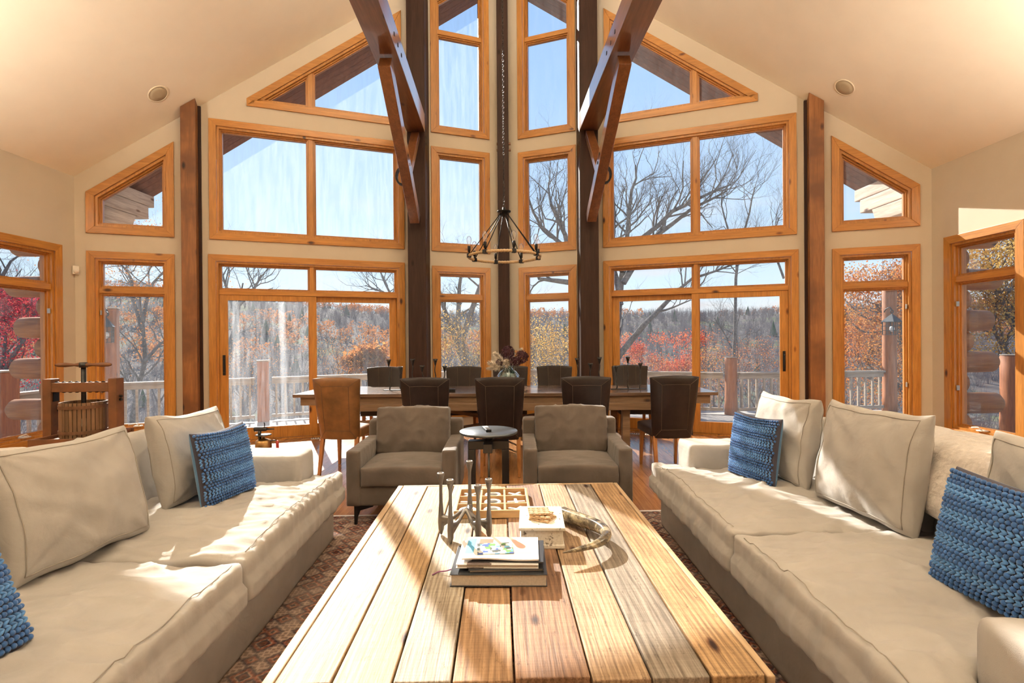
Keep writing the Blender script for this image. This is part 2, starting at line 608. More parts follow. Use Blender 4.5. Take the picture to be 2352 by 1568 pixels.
# frames: local x runs along the wall, local y points into the room
FR = {
    'L': ((0, YC, 0), math.atan2(-BB, -1), 1),
    'R': ((0, YC, 0), math.atan2(BB, -1), -1),
    'SL': ((-WW, 0, 0), -PI / 2, -1),
    'SR': ((WW, 0, 0), PI / 2, 1),
}
CW = .09
lowin = dict(lo=[(.25, .17), (1.21, .17), (1.21, 2.564), (.25, 2.564)],
             mid=[(.25, 2.795), (1.21, 2.795), (1.21, 4.436), (.25, 4.436)],
             top=[(.25, 4.655), (1.21, 4.655), (1.21, 6.79), (.25, 7.545)],
             up=[(1.63, 2.796), (4.26, 2.796), (4.26, 4.442), (1.63, 4.442)],
             tri=[(1.66, 4.68), (3.79, 4.68), (3.79, 4.782), (1.66, 6.458)],
             out=[(4.67, .17), (5.634, .17), (5.634, 2.566), (4.67, 2.566)],
             trap=[(4.67, 2.793), (5.635, 2.793), (5.635, 3.312), (4.67, 4.069)],
             door=[(1.63, 0), (4.277, 0), (4.277, 2.591), (1.63, 2.591)])
side_win = [(5.25, .20), (6.23, .20), (6.23, 2.595), (5.25, 2.595)]
side_win2 = [(2.9, .20), (3.9, .20), (3.9, 2.595), (2.9, 2.595)]

def flip(p, s):
    return ccw([(s * x, z) for x, z in p])

def structure(o, label=None):
    o['kind'] = 'structure'
    if label: o['label'] = label
    return o

for side, nm in (('L', 'wall_front_left'), ('R', 'wall_front_right')):
    loc, rz, s = FR[side]
    holes = [flip([(x, z) for x, z in inset(ccw(p), .03)], s) for k, p in lowin.items() if k != 'door']
    d = lowin['door']
    outline = [(0, -.1), (1.66, -.1), (1.66, 2.561), (4.247, 2.561), (4.247, -.1), (UC, -.1), (UC, EV + .02), (0, EV + PL * WW + .02)]
    o = link(nm, wall_mesh([(s * x, z) for x, z in outline], holes, 0, -.17).mesh(), 'wall')
    o.location = loc; o.rotation_euler = (0, 0, rz)
    structure(o, 'tan painted prow wall full of windows, %s half' % ('left' if side == 'L' else 'right'))
for side, nm in (('SL', 'wall_left'), ('SR', 'wall_right')):
    loc, rz, s = FR[side]
    holes = [flip(inset(ccw(p), .03), s) for p in (side_win,)]
    outline = [(YB, -.1), (prow_y(WW) + .16, -.1), (prow_y(WW) + .16, EV + .02), (YB, EV + .02)]
    o = link(nm, wall_mesh([(s * x, z) for x, z in outline], holes, 0, -.17).mesh(), 'wall')
    o.location = loc; o.rotation_euler = (0, 0, rz)
    structure(o, 'tan painted side wall on the %s' % nm[5:])
mb = MB()
mb.prism([(-WW - .1, -.1), (WW + .1, -.1), (WW + .1, EV), (0, ceil_z(0)), (-WW - .1, EV)], YB - .15, YB, lambda x, z, y: (x, y, z))
structure(mb.build('wall_back', 'wall'), 'tan painted wall behind the camera')
for s, nm in ((-1, 'ceiling_left'), (1, 'ceiling_right')):
    def cz(x, y, d): return (x, y, ceil_z(x) + d)
    pl = [(0, YB - .1), (s * (WW + .12), YB - .1), (s * (WW + .12), prow_y(WW) + .1), (0, YC + .14)]
    structure(MB().prism(pl, 0, .14, cz).build(nm, 'ceiling'), 'cream painted sloping ceiling on the %s' % nm[8:])

# floor boards on a slab
fl = MB().prism([(-WW, YB), (WW, YB), (WW, prow_y(WW)), (0, YC), (-WW, prow_y(WW))], -.1, -.016, lambda x, y, z: (x, y, z)).build('floor', plain('floor_joint', (.10, .04, .015), .6))
structure(fl, 'glossy orange-brown oak strip floor')
bw = .1
hidden_boards = MB()                             # under the rug and sofas and behind the camera
x = -WW
i = 0
while x < WW - .01:
    x1 = min(x + bw, WW)
    ys = YB
    cut = [R.uniform(.4, 2.2)]
    while cut[-1] < 12: cut.append(cut[-1] + R.uniform(1.6, 2.6))
    yend = max(prow_y(x), prow_y(x1))
    for q in [YB + c for c in cut] + [yend]:
        q = min(q, yend)
        if q - ys > .05:
            bd = (x + .0008, x1 - .0008, ys + .0008, q - .0008, -.017, 0)
            if q > 4.2: MB().box(*bd).build('floor_board', 'floor', fl)
            else: hidden_boards.box(*bd)
        ys = q
        if q >= yend: break
    x = x1

hidden_boards.build('floor_boards', 'floor', fl, kind='stuff')

# ------------------------------------------------------------------ windows
WN = [0]
def frame_empty(name, side, label):
    loc, rz, s = FR[side]
    o = bpy.data.objects.new(name, None)
    o.empty_display_size = .1
    COL.objects.link(o)
    o.location = loc; o.rotation_euler = (0, 0, rz)
    structure(o, label)
    return o, s
def casing(par, po, pi_, skip=()):
    n = len(po)
    for i in range(n):
        if i in skip: continue
        j = (i + 1) % n
        q = [po[i], po[j], pi_[j], pi_[i]]
        horiz = abs(po[j][0] - po[i][0]) > abs(po[j][1] - po[i][1])
        mb = MB().prism(q, 0.0005, .024, lambda x, z, y: (x, y, z))
        mb.build('casing_board', 'pine_x' if horiz else 'pine_z', par, bevel=.003)
def lites(par, poly, vm, hr, sash=.033, half=.033, glass='glass', y0=-.05, y1=-.115):
    cells = [poly]
    for ax_, vals in ((0, vm), (1, hr)):
        for val in vals:
            nc = []
            for c in cells:
                a, b = clip(c, ax_, val - half, True), clip(c, ax_, val + half, False)
                if len(a) > 2: nc.append(a)
                if len(b) > 2: nc.append(b)
            cells = nc
    xs = [p[0] for p in poly]; zs = [p[1] for p in poly]
    for val in hr:
        c = clip(clip(poly, 1, val + half, True), 1, val - half, False)
        MB().prism(c, -.015, -.125, lambda x, z, y: (x, y, z)).build('rail', 'pine_x', par, bevel=.003)
    for val in vm:
        c = clip(clip(poly, 0, val + half, True), 0, val - half, False)
        for h in hr:                                   # the upright stops at the rail
            c = clip(c, 1, h + half, False)
        MB().prism(c, -.02, -.125, lambda x, z, y: (x, y, z)).build('mullion', 'pine_z', par, bevel=.003)
    for c in cells:
        if len(c) < 3: continue
        mb = MB()
        ring(mb, c, inset(c, sash * .55), y0 + .012, y1)
        ring(mb, inset(c, sash * .55), inset(c, sash), y0 - .012, y1)
        s_o = mb.build('sash', 'sash', par)
        MB().prism(inset(c, sash - .006), -.084, -.090, lambda x, z, y: (x, y, z)).build('pane', glass, s_o)
def window(side, poly, label, vm=(), hr=(), glass='glass', crank=None):
    WN[0] += 1
    par, s = frame_empty('window_%d' % WN[0], side, label)
    po = flip(poly, s)
    p1 = inset(po, CW)
    casing(par, po, p1)
    p2 = inset(p1, .03)
    mb = MB()
    ring(mb, p1, p2, 0, -.15)
    mb.build('frame', 'pine_z', par)
    lites(par, p2, [s * v for v in vm], list(hr), glass=glass)
    if crank:
        x = s * crank
        mb = MB().box(x - .045, x + .045, -.05, .03, poly[0][1] + CW + .03, poly[0][1] + CW + .045)
        mb.tube([(x - .02, .02, poly[0][1] + CW + .045), (x + .02, .03, poly[0][1] + CW + .075), (x + .10, .03, poly[0][1] + CW + .06)], .008, 6)
        mb.build('crank_handle', 'white_plastic', par, smooth=True)
        for zz in (.75, 1.75):
            MB().box(s * (poly[1][0] - CW - .045) - .006, s * (poly[1][0] - CW - .045) + .006, -.05, -.012, zz, zz + .06).build('latch', 'pewter_hw', par, bevel=.003)
    return par
for sd, w in (('L', 'left'), ('R', 'right')):
    g = 'glass_dusty' if sd == 'L' else 'glass'
    window(sd, lowin['lo'], 'pine framed lower window just %s of the prow post' % w, hr=[2.07], crank=.7)
    window(sd, lowin['mid'], 'pine framed middle window just %s of the prow post' % w, glass=g)
    window(sd, lowin['top'], 'tall slant topped window under the ridge, %s of the prow post' % w, hr=[6.262], glass=g)
    window(sd, lowin['up'], 'wide two pane window above the %s sliding door' % w, vm=[2.965], glass=g)
    window(sd, lowin['tri'], 'triangular gable window high on the %s' % w, vm=[2.965], glass=g)
    window(sd, lowin['out'], 'tall pine window beside the %s room corner' % w, hr=[2.065], crank=5.1)
    window(sd, lowin['trap'], 'slant topped small window near the %s eave' % w)
for sd, w in (('SL', 'left'), ('SR', 'right')):
    window(sd, side_win, 'tall pine window in the %s side wall' % w, hr=[2.07], crank=5.75)

def sliding_door(side, n, label):
    par, s = frame_empty('door_%d' % n, side, label)
    po = flip(lowin['door'], s)
    bot = [i for i in range(4) if po[i][1] < .01 and po[(i + 1) % 4][1] < .01][0]
    p1 = inset(po, [0 if i == bot else CW for i in range(4)])
    casing(par, po, p1, skip=(bot,))
    p2 = inset(p1, [.02 if i == bot else .03 for i in range(4)])
    mb = MB()
    ring(mb, p1, p2, 0, -.16)
    mb.build('frame', 'pine_z', par)
    tr = clip(p2, 1, 2.11, False)
    lites(par, tr, [s * 2.965], [], sash=.03, half=.028, glass='glass')
    rail = clip(clip(p2, 1, 2.11, True), 1, 2.045, False)
    MB().prism(rail, -.012, -.15, lambda x, z, y: (x, y, z)).build('rail', 'pine_x', par, bevel=.003)
    for (a, b, y0, y1, gl) in ((2.905, 4.157, -.025, -.07, 'glass_streaky' if side == 'L' else 'glass'), (1.75, 3.02, -.085, -.13, 'glass')):
        c = ccw([(s * a, .022), (s * b, .022), (s * b, 2.043), (s * a, 2.043)])
        ins = []
        for i in range(4):
            q0, q1 = c[i], c[(i + 1) % 4]
            ins.append(.165 if (q0[1] < .1 and q1[1] < .1) else (.075 if q0[1] > 1 and q1[1] > 1 else .105))
        mb = MB()
        ring(mb, c, inset(c, ins), y0, y1)
        pn = mb.build('door_panel', 'pine_z', par, bevel=.003)
        MB().prism(inset(c, [q - .008 for q in ins]), (y0 + y1) / 2, (y0 + y1) / 2 - .006, lambda x, z, y: (x, y, z)).build('pane', gl, pn)
        if y0 > -.05:
            x = s * (b - .055)
            mb = MB().box(x - .018, x + .018, y0, y0 + .008, .93, 1.21)
            mb.tube([(x, y0 + .006, .965), (x, y0 + .045, .985), (x, y0 + .055, 1.07), (x, y0 + .045, 1.15), (x, y0 + .006, 1.17)], .009, 8)
            mb.build('door_handle', 'black', pn, bevel=.004)
sliding_door('L', 1, 'pine sliding glass door with transom on the left, dusty glass')
sliding_door('R', 2, 'pine sliding glass door with transom on the right')

# ------------------------------------------------------------------ timber frame
def local_thing(name, side, label, cat):
    loc, rz, s = FR[side]
    o = thing(name, label, cat, loc, rz)
    return o, s
for sd, w in (('L', 'left'), ('R', 'right')):
    par, s = local_thing('timber_post', sd, 'reddish brown square timber post against the %s prow wall by the corner' % w, 'post')
    u0, u1 = 4.383, 4.556
    def top(u): return EV + PL * (WW - u / NB) - .002
    mb = MB()
    vs = []
    for (u, wv) in ((u0, .001), (u1, .001), (u1, .172), (u0, .172)):
        # world x of a point that stands wv into the room
        vs.append((u, wv))
    def zt(u, wv):
        X = abs(-u / NB + BB / NB * wv)
        return EV + PL * (WW - X) - .004
    n = len(vs)
    V3 = [(s * u, wv, .001) for u, wv in vs] + [(s * u, wv, zt(u, wv)) for u, wv in vs]
    mb.add(V3, [(0, 1, 2, 3), (7, 6, 5, 4), (0, 4, 5, 1), (1, 5, 6, 2), (2, 6, 7, 3), (3, 7, 4, 0)])
    mb.build('post_shaft', 'post_brown', par, bevel=.006)
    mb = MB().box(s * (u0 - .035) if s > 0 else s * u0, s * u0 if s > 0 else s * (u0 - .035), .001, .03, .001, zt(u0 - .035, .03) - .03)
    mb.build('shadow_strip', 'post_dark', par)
def slanted(mb, plan, z0):
    n = len(plan)
    mb.add([(x, y, z0) for x, y in plan] + [(x, y, ceil_z(x) - .004) for x, y in plan],
           [tuple(range(n)), tuple(range(2 * n - 1, n - 1, -1))] + [(i, i + n, (i + 1) % n + n, (i + 1) % n) for i in range(n)])
    return mb
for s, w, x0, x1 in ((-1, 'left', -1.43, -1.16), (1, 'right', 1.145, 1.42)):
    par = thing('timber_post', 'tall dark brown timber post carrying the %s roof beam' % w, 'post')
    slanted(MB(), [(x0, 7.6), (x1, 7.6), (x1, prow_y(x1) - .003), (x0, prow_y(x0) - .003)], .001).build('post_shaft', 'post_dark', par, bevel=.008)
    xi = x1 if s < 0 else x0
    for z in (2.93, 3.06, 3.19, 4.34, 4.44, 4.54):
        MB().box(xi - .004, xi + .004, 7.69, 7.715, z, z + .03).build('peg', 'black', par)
    # the beam along the room and its knee brace
    k = .031 if s < 0 else .038
    def bx(y, o): return (x1 if s < 0 else x0) + (7.598 - y) * k + o
    wdt = -.27 if s < 0 else .28
    bm_ = thing('roof_beam', 'reddish brown timber beam running overhead from the %s dark post' % w, 'beam')
    mb = MB()
    q = [(bx(7.598, 0), 7.598), (bx(YB + .01, 0), YB + .01), (bx(YB + .01, wdt), YB + .01), (bx(7.598, wdt), 7.598)]
    mb.add([(x, y, z) for z in (4.5, 4.765) for x, y in q], [(0, 1, 2, 3), (7, 6, 5, 4), (0, 4, 5, 1), (1, 5, 6, 2), (2, 6, 7, 3), (3, 7, 4, 0)])
    mb.build('beam_shaft', 'beam', bm_, bevel=.006)
    for y in (5.35, 5.55, 5.75):
        xx = bx(y, 0)
        MB().box(xx - .004, xx + .004, y, y + .03, 4.60, 4.635).build('peg', 'black', bm_)
    br = thing('knee_brace', 'slanting timber knee brace under the %s roof beam with an iron loop' % w, 'brace')
    cxx = lambda y: bx(y, wdt / 2)
    A, Bq = Vec((cxx(7.48), 7.48, 3.17)), Vec((cxx(5.52), 5.52, 4.41))
    mid = (A + Bq) / 2 + Vec((0, .04, -.03))
    br_m = MB()
    pts = [A, A.lerp(mid, .5) + Vec((0, .01, -.008)), mid, mid.lerp(Bq, .5) + Vec((0, .01, -.008)), Bq]
    # rectangular section swept along the brace
    hw, hh = .068, .085
    vs = []
    for i, p in enumerate(pts):
        d = (pts[min(i + 1, 4)] - pts[max(i - 1, 0)]).normalized()
        nz = Vec((1, 0, 0)).cross(d).normalized()
        if i == 0: nz = Vec((0, 0, .0)) + nz
        vs += [p + Vec((sx * hw, 0, 0)) + nz * sz * hh for sx, sz in ((-1, -1), (1, -1), (1, 1), (-1, 1))]
    fs = [(0, 1, 2, 3), (19, 18, 17, 16)]
    for i in range(4):
        for j in range(4):
            a, b = i * 4 + j, i * 4 + (j + 1) % 4
            fs.append((a, b, b + 4, a + 4))
    br_m.add(vs, fs)
    br_m.build('brace_shaft', 'brace', br, bevel=.006)
    P = A.lerp(Bq, .36)
    MB().bar(P + Vec((0, .05, .03)), (cxx(7.56), 7.575, 4.44), .10, .12, (1, 0, 0)).build('strut', 'brace', br, bevel=.005)
    # iron loop on the outer face
    Pm = A.lerp(Bq, .34) + Vec((s * hw, 0, 0))
    loop = []
    for i in range(9):
        t = PI * i / 8
        loop.append(Pm + Vec((s * .075 * math.sin(t), .02, -.11 * math.cos(t))))
    lm = MB()
    for a, b in zip(loop, loop[1:]):
        lm.bar(a, b + (b - a) * .05, .06, .024, (b - a).cross(Vec((0, 1, 0))))
    lm.build('iron_loop', 'black', br)
    for j in (.42, .48):
        P2 = A.lerp(Bq, j) + Vec((-s * hw, 0, 0))
        MB().box(P2.x - .004, P2.x + .004, P2.y - .015, P2.y + .015, P2.z - .015, P2.z + .015).build('peg', 'black', br)
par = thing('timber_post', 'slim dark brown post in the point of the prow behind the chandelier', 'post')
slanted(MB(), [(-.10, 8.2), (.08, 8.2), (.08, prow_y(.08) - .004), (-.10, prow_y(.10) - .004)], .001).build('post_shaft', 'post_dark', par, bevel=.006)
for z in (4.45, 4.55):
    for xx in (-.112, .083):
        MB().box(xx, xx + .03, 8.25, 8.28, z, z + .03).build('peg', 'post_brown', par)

# speakers in the ceiling, sensor in the corner, floor vents
for s, w in ((-1, 'left'), (1, 'right')):
    par = thing('ceiling_speaker', 'round tan speaker grille set into the %s slope of the ceiling' % w, 'speaker', (s * 4.245, 6.31, ceil_z(4.245) - .001))
    mt = Matrix.Rotation(-s * math.atan(-PL), 4, 'Y') @ Matrix.Rotation(PI, 4, 'X')
    MB().lathe([(.128, 0), (.128, .004), (.110, .006), (.108, .002)], 40, mat=mt).build('rim', 'speaker_rim', par, smooth=True)
    MB().lathe([(.108, 0), (.108, .004), (.05, .006), (.0, .006)], 40, mat=mt).build('grille', 'speaker', par, smooth=True)
loc, rz, s = FR['L']
par = thing('motion_sensor', 'small white motion sensor in the left corner beside the tall window', 'sensor', Vec((-5.375, 6.405, 2.31)), rz + .7)
MB().box(-.035, .035, -.01, .012, -.055, .055).build('backplate', 'white_plastic', par, bevel=.008)
MB().ball((0, .014, -.012), .03, 1, .8, 1.1, 16, 10).build('lens', 'white_plastic', par, smooth=True)
for (xx, yy, rz, w) in ((-2.62, 7.30, .35, 'left sliding door'), (-1.9, 7.42, .35, 'left dark post'), (1.95, 7.45, -.35, 'right sliding door')):
    par = thing('floor_vent', 'white slotted floor vent by the %s' % w, 'vent', (xx, yy, 0.0005), rz)
    MB().box(-.15, .15, -.04, .04, 0, .004).build('frame', 'white_plastic', par)
    for i in range(9):
        MB().box(-.14 + i * .032, -.125 + i * .032, -.03, .03, .004, .006).build('slot', 'black', par)

# added bowl lamps along the ridge, out of view: invented fill for the ceiling
def ceiling_fill(y, watts, label):
    z = 5.05
    par = thing('fill_light_bowl', label, 'added lamp', (0, y, z))
    MB().lathe([(0, -.16), (.10, -.15), (.28, -.09), (.40, .0), (.41, .01), (.39, .01), (.27, -.07), (.10, -.13), (0, -.14)], 36).build('bowl', 'speaker_rim', par, smooth=True)
    MB().tube([(0, 0, -.14), (0, 0, ceil_z(0) - z - .03)], .012, 8).build('stem', 'black', par, smooth=True)
    MB().lathe([(0, -.03), (.06, -.025), (.065, 0), (0, .005)], 20, (0, 0, ceil_z(0) - z - .05)).build('canopy', 'black', par, smooth=True)
    for k in range(3):
        a = 2 * PI * k / 3
        MB().tube([(.39 * math.cos(a), .39 * math.sin(a), .005), (.012 * math.cos(a), .012 * math.sin(a), .55)], .006, 6).build('strut', 'black', par, smooth=True)
    d = bpy.data.lights.new('ceiling_fill_light', 'AREA')
    d.energy = watts; d.color = (1.0, .91, .78); d.shape = 'DISK'; d.size = .7
    o = bpy.data.objects.new('ceiling_fill_light', d)
    COL.objects.link(o)
    o.location = (0, y, z - .02)
    o.rotation_euler = (PI, 0, 0)
for y, p in ((2.7, 'above the coffee table'), (.2, 'above the camera'), (-1.9, 'by the back wall')):
    ceiling_fill(y, 210, 'added fill light in a cream bowl hung from the ridge ' + p)

# unseen side wall bowls, put in to throw extra light up the slopes
def wall_fill(s, y, watts, label):
    par = thing('wall_fill_bowl', label, 'added lamp', (s * (WW - .001), y, 2.15), PI / 2 * s)
    MB().lathe([(0, -.03), (.05, -.025), (.16, .03), (.23, .11), (.235, .115), (.222, .115), (.15, .045), (0, -.01)], 32, (0, .25, 0)).build('bowl', 'speaker_rim', par, smooth=True)
    MB().box(-.05, .05, .001, .02, -.10, .10).build('backplate', 'black', par, bevel=.003)
    MB().tube([(0, .018, -.02), (0, .12, -.05), (0, .24, -.02)], .012, 8).build('arm', 'black', par, smooth=True)
    d = bpy.data.lights.new('wall_fill_light', 'AREA')
    d.energy = watts; d.color = (1.0, .91, .78); d.shape = 'DISK'; d.size = .4; d.spread = 1.75
    o = bpy.data.objects.new('wall_fill_light', d)
    COL.objects.link(o)
    o.location = (s * (WW - .25), y, 2.27)
    o.rotation_euler = Vec((-s * .08, .42, 1)).to_track_quat('-Z', 'Y').to_euler()
for s, w in ((-1, 'left'), (1, 'right')):
    for y, e, p in ((2.3, 120, 'beside the sofa'), (-.6, 130, 'behind the camera')):
        wall_fill(s, y, e, 'added fill light in a cream bowl on the %s side wall, %s' % (w, p))

# ================================================================== outside
M['soffit'] = wood('soffit_wood', (.10, .035, .016), (.22, .085, .04), 'X', .6, var=.12, knots=False)
M['weathered'] = wood('weathered_timber', (.36, .27, .21), (.62, .52, .45), 'Y', .8, var=.06)
M['log'] = wood('log_timber', (.30, .105, .028), (.46, .19, .058), 'X', .6, var=.10)
M['deck'] = wood('deck_wood', (.30, .27, .24), (.48, .44, .40), 'X', .8, var=.12, knots=False)
M['rail'] = wood('rail_wood', (.30, .24, .18), (.46, .38, .30), 'X', .7, var=.08, knots=False)
M['deck_post'] = wood('deck_post_wood', (.24, .075, .024), (.40, .15, .052), 'Z', .65, var=.10)
M['roof'] = plain('roof_shingle', (.10, .09, .09), .9, noise_amt=.2)
M['lantern'] = plain('lantern_metal', (.05, .055, .06), .45, .7)
M['frosted'] = plain('lantern_glass', (.75, .78, .80), .25, spec=.6)

# roof overhang: boards that run up the slope, carried past the prow wall
OV, SOFF = 1.42, .15
for s, w in ((-1, 'left'), (1, 'right')):
    def rz_(x, d): return EV + PL * (WW - abs(x)) + d
    rp = [(0, YB - .3), (s * (WW + .75), YB - .3), (s * (WW + .75), prow_y(WW + .75) + OV + .03), (0, YC + OV + .03)]
    roof = MB().prism(rp, SOFF + .03, SOFF + .16, lambda x, y, d: (x, y, rz_(x, d))).build('roof', 'roof')
    structure(roof, 'shingled roof slope on the %s with a wood lined overhang' % w)
    nb = 10
    for i in range(nb):
        y0, y1 = .02 + i * OV / nb, .02 + (i + 1) * OV / nb - .006
        q = [(s * .004, YC + y0), (s * (WW + .74), prow_y(WW + .74) + y0), (s * (WW + .74), prow_y(WW + .74) + y1), (s * .004, YC + y1)]
        MB().prism(q, SOFF, SOFF + .028, lambda x, y, d: (x, y, rz_(x, d))).build('soffit_board', 'soffit', roof)
    # squared timbers under the eave
    par = thing('eave_timbers', 'stacked weathered square timbers under the %s eave outside' % w, 'timber')
    xa, xb = sorted((s * 5.30, s * 5.57))
    for k, (z0, z1, yo) in enumerate(((3.03, 3.225, 7.35), (3.23, 3.425, 7.6), (3.43, 3.60, 7.72))):
        ya = prow_y(5.3) + .19
        mb = MB()
        mb.add([(x, y, z) for x in (xa, xb) for y, z in ((ya, z0), (yo - .08 * (k == 0), z0), (yo, z1), (ya, z1))],
               [(0, 1, 2, 3), (7, 6, 5, 4), (0, 4, 5, 1), (1, 5, 6, 2), (2, 6, 7, 3), (3, 7, 4, 0)])
        mb.build('timber', 'weathered', par, bevel=.01)
    # log ends at the outer corner
    par = thing('log_corner', 'stack of rounded log ends at the outer %s corner of the house' % w, 'logs')
    for k in range(12):
        z = .02 + k * .262
        ln = .62 + .06 * ((k * 7) % 3) if k % 2 == 0 else .30 + .03 * (k % 3)
        xs = [5.585, 5.585 + ln * .7, 5.585 + ln * .93, 5.585 + ln]
        MB().tube([(s * x, 6.52 + .02 * (k % 2), z) for x in xs], [.136, .136, .130, .085], 20).build('log', 'log', par, smooth=True, bevel=.004)

# deck
DZ = -.15
deck_poly = [(-7.0, 2.0), (-7.0, 8.75), (-4.72, 9.95), (-.1, 12.1), (4.5, 10.4), (8.1, 10.8), (8.1, 2.0)]
deck = MB().prism(deck_poly, DZ - .30, DZ - .035, lambda x, y, z: (x, y, z)).build('deck', 'deck')
structure(deck, 'weathered grey wooden deck outside the glass')
y = 5.6
while y < 12.1:
    yy = y + .07
    xsn = []
    n = len(deck_poly)
    for i in range(n):
        (xa, ya), (xb, yb) = deck_poly[i], deck_poly[(i + 1) % n]
        if (ya <= yy) != (yb <= yy):
            xsn.append(xa + (yy - ya) / (yb - ya) * (xb - xa))
    xsn.sort()
    if len(xsn) >= 2:
        MB().box(xsn[0], xsn[-1], y, y + .138, DZ - .034, DZ).build('deck_board', 'deck', deck)
    y += .145
def deck_post(x, y, r, h, label, square=False, rz=0):
    par = thing('deck_post', label, 'post', (x, y, DZ + .001), rz)
    mb = MB()
    if square:
        mb.box(-r, r, -r, r, 0, h)
        mb.build('shaft', 'deck_post', par, bevel=.012)
        MB().box(-r - .012, r + .012, -r - .012, r + .012, h, h + .025).build('cap', 'rail', par, bevel=.006)
    else:
        mb.lathe([(r * 1.06, 0), (r, .3), (r * .97, h * .7), (r * .98, h - .02), (r * .9, h), (0, h)], 18)
        mb.build('shaft', 'deck_post', par, smooth=True)
        MB().lathe([(r * .98, h), (r * .98, h + .012), (0, h + .014)], 18).build('cap', 'rail', par)
    return par
RAIL_Z = .85
def railing(a, b, label):
    a, b = Vec((a[0], a[1], 0)), Vec((b[0], b[1], 0))
    L = (b - a).length
    par = thing('deck_railing', label, 'railing', (a.x, a.y, DZ), math.atan2(b.y - a.y, b.x - a.x))
    MB().box(0, L, -.075, .075, RAIL_Z - .035, RAIL_Z).build('top_rail', 'rail', par, bevel=.005)
    MB().box(0, L, -.02, .02, RAIL_Z - .13, RAIL_Z - .037).build('sub_rail', 'rail', par, bevel=.004)
    MB().box(0, L, -.03, .03, .07, .13).build('bottom_rail', 'rail', par, bevel=.004)
    me = MB().box(-.018, .018, -.018, .018, .132, RAIL_Z - .13).mesh('baluster')
    n = max(2, int(L / .155))
    for i in range(n):
        o = link('baluster', me, 'rail' if i == 0 else None, par)
        o.location = ((i + .5) * L / n, 0, 0)
PA, PB, PC, PD, PE = (-6.82, 8.72), (-4.72, 9.85), (-.1, 12.0), (4.52, 10.3), (7.95, 10.62)
deck_post(PB[0], PB[1], .105, 1.16, 'square brown deck post seen through the left sliding door', True, .45)
deck_post(PC[0], PC[1], .12, 1.14, 'round log deck post at the point of the deck railing')
deck_post(PD[0], PD[1], .12, 1.15, 'round log deck post seen through the right sliding door')
lpost = deck_post(PA[0], PA[1], .135, 2.12, 'tall square deck post with a lantern seen through the left corner window', True, .5)
rpost = deck_post(PE[0], PE[1], .13, 2.62, 'tall round log deck post with a lantern seen through the right corner window')
def toward(a, b, d):
    a, b = Vec(a), Vec(b)
    return tuple(a + (b - a).normalized() * d)
for a, b, w in ((PA, PB, 'behind the left corner window and door'), (PB, PC, 'behind the left sliding door and dining chairs'),
                (PC, PD, 'behind the right sliding door, left of the log post'), (PD, PE, 'right of the round log post')):
    railing(toward(a, b, .15), toward(b, a, .15), 'weathered wooden deck railing ' + w)
railing((-6.86, 8.5), (-6.86, 7.08), 'weathered wooden deck railing outside the left side window')
deck_post(-6.86, 6.93, .13, 1.15, 'square deck post outside the left side window', True)
deck_post(7.72, 7.75, .165, 1.25, 'thick round log post outside the right side window')
railing((7.78, 7.55), (7.78, 5.2), 'weathered wooden deck railing outside the right side window')

def lantern(par_xyz, rz, label, w=.17):
    par = thing('wall_lantern', label, 'lantern', par_xyz, rz)
    h, t = .26, w / 2
    mb = MB()
    for sx in (-1, 1):
        for sy in (-1, 1):
            mb.bar((sx * t, sy * t, 0), (sx * t, sy * t, h), .014)
    for z in (0, h / 3, 2 * h / 3, h):
        for sx in (-1, 1):
            mb.bar((sx * t, -t, z), (sx * t, t, z), .010)
            mb.bar((-t, sx * t, z), (t, sx * t, z), .010)
    for sx in (-1, 1):
        mb.bar((sx * t, 0, 0), (sx * t, 0, h), .008); mb.bar((0, sx * t, 0), (0, sx * t, h), .008)
    mb.build('cage', 'lantern', par)
    q = t + .025
    mb = MB().add([(-q, -q, h), (q, -q, h), (q, q, h), (-q, q, h), (0, 0, h + .17)], [(0, 1, 2, 3), (0, 4, 1), (1, 4, 2), (2, 4, 3), (3, 4, 0)])
    mb.build('hood', 'lantern', par)
    MB().torus(.035, .009, 16, 6, Matrix.Translation((0, 0, h + .21)) @ Matrix.Rotation(PI / 2, 4, 'X')).build('ring', 'lantern', par, smooth=True)
    MB().tube([(0, 0, h + .24), (0, .04, h + .30), (0, .12, h + .27), (0, .16, h + .20)], .010, 8).build('bracket', 'lantern', par, smooth=True)
    MB().ball((0, 0, .12), .045, 1, 1, 1.3, 12, 8).build('bulb', 'frosted', par, smooth=True)
    return par
lantern((PA[0] + .17, PA[1] - .26, 1.40), .5, 'dark metal lantern hanging on the square deck post at left')
lantern((PE[0] - .14, PE[1] - .26, 1.44), .3, 'dark metal lantern hanging on the log deck post at right', .22)

# ------------------------------------------------------------------ the valley
def ground(x, y):
    d = max(0, y - 9)
    near = -2.6 - d * .16
    val = -14.0
    z1 = max(near, val) if y < 60 else val
    # far hillside: higher to the left and a little to the right
    a = (x / max(y, 1))
    ridge = 19 + 26 * max(0, -a - .22) ** .8 * 1.5 + 10 * max(0, a - .4) + 2.0 * noise.noise(Vec((x * .006, y * .002, 1)))
    ridge = min(ridge, 46)
    t = min(1, max(0, (y - 75) / 330))
    t = t * t * (3 - 2 * t)
    z2 = val + (ridge - val) * t
    return max(z1, z2) + 1.2 * noise.noise(Vec((x * .03, y * .03, 0)))
mg, ng, lg, bg = new_mat('forest_floor')
vg = coords(ng, lg, rnd=False)
fg = ntex(ng, lg, vg, .5, 8, .7)
fg2 = ntex(ng, lg, vg, .035, 4, .6)
cg = ramp(ng, lg, fg, [(.3, (.07, .065, .07)), (.5, (.125, .11, .105)), (.72, (.23, .165, .115))])
cg = mixc(ng, lg, ramp(ng, lg, fg2, [(.52, (0, 0, 0)), (.62, (.6, .6, .6))]), cg, (.13, .17, .06))
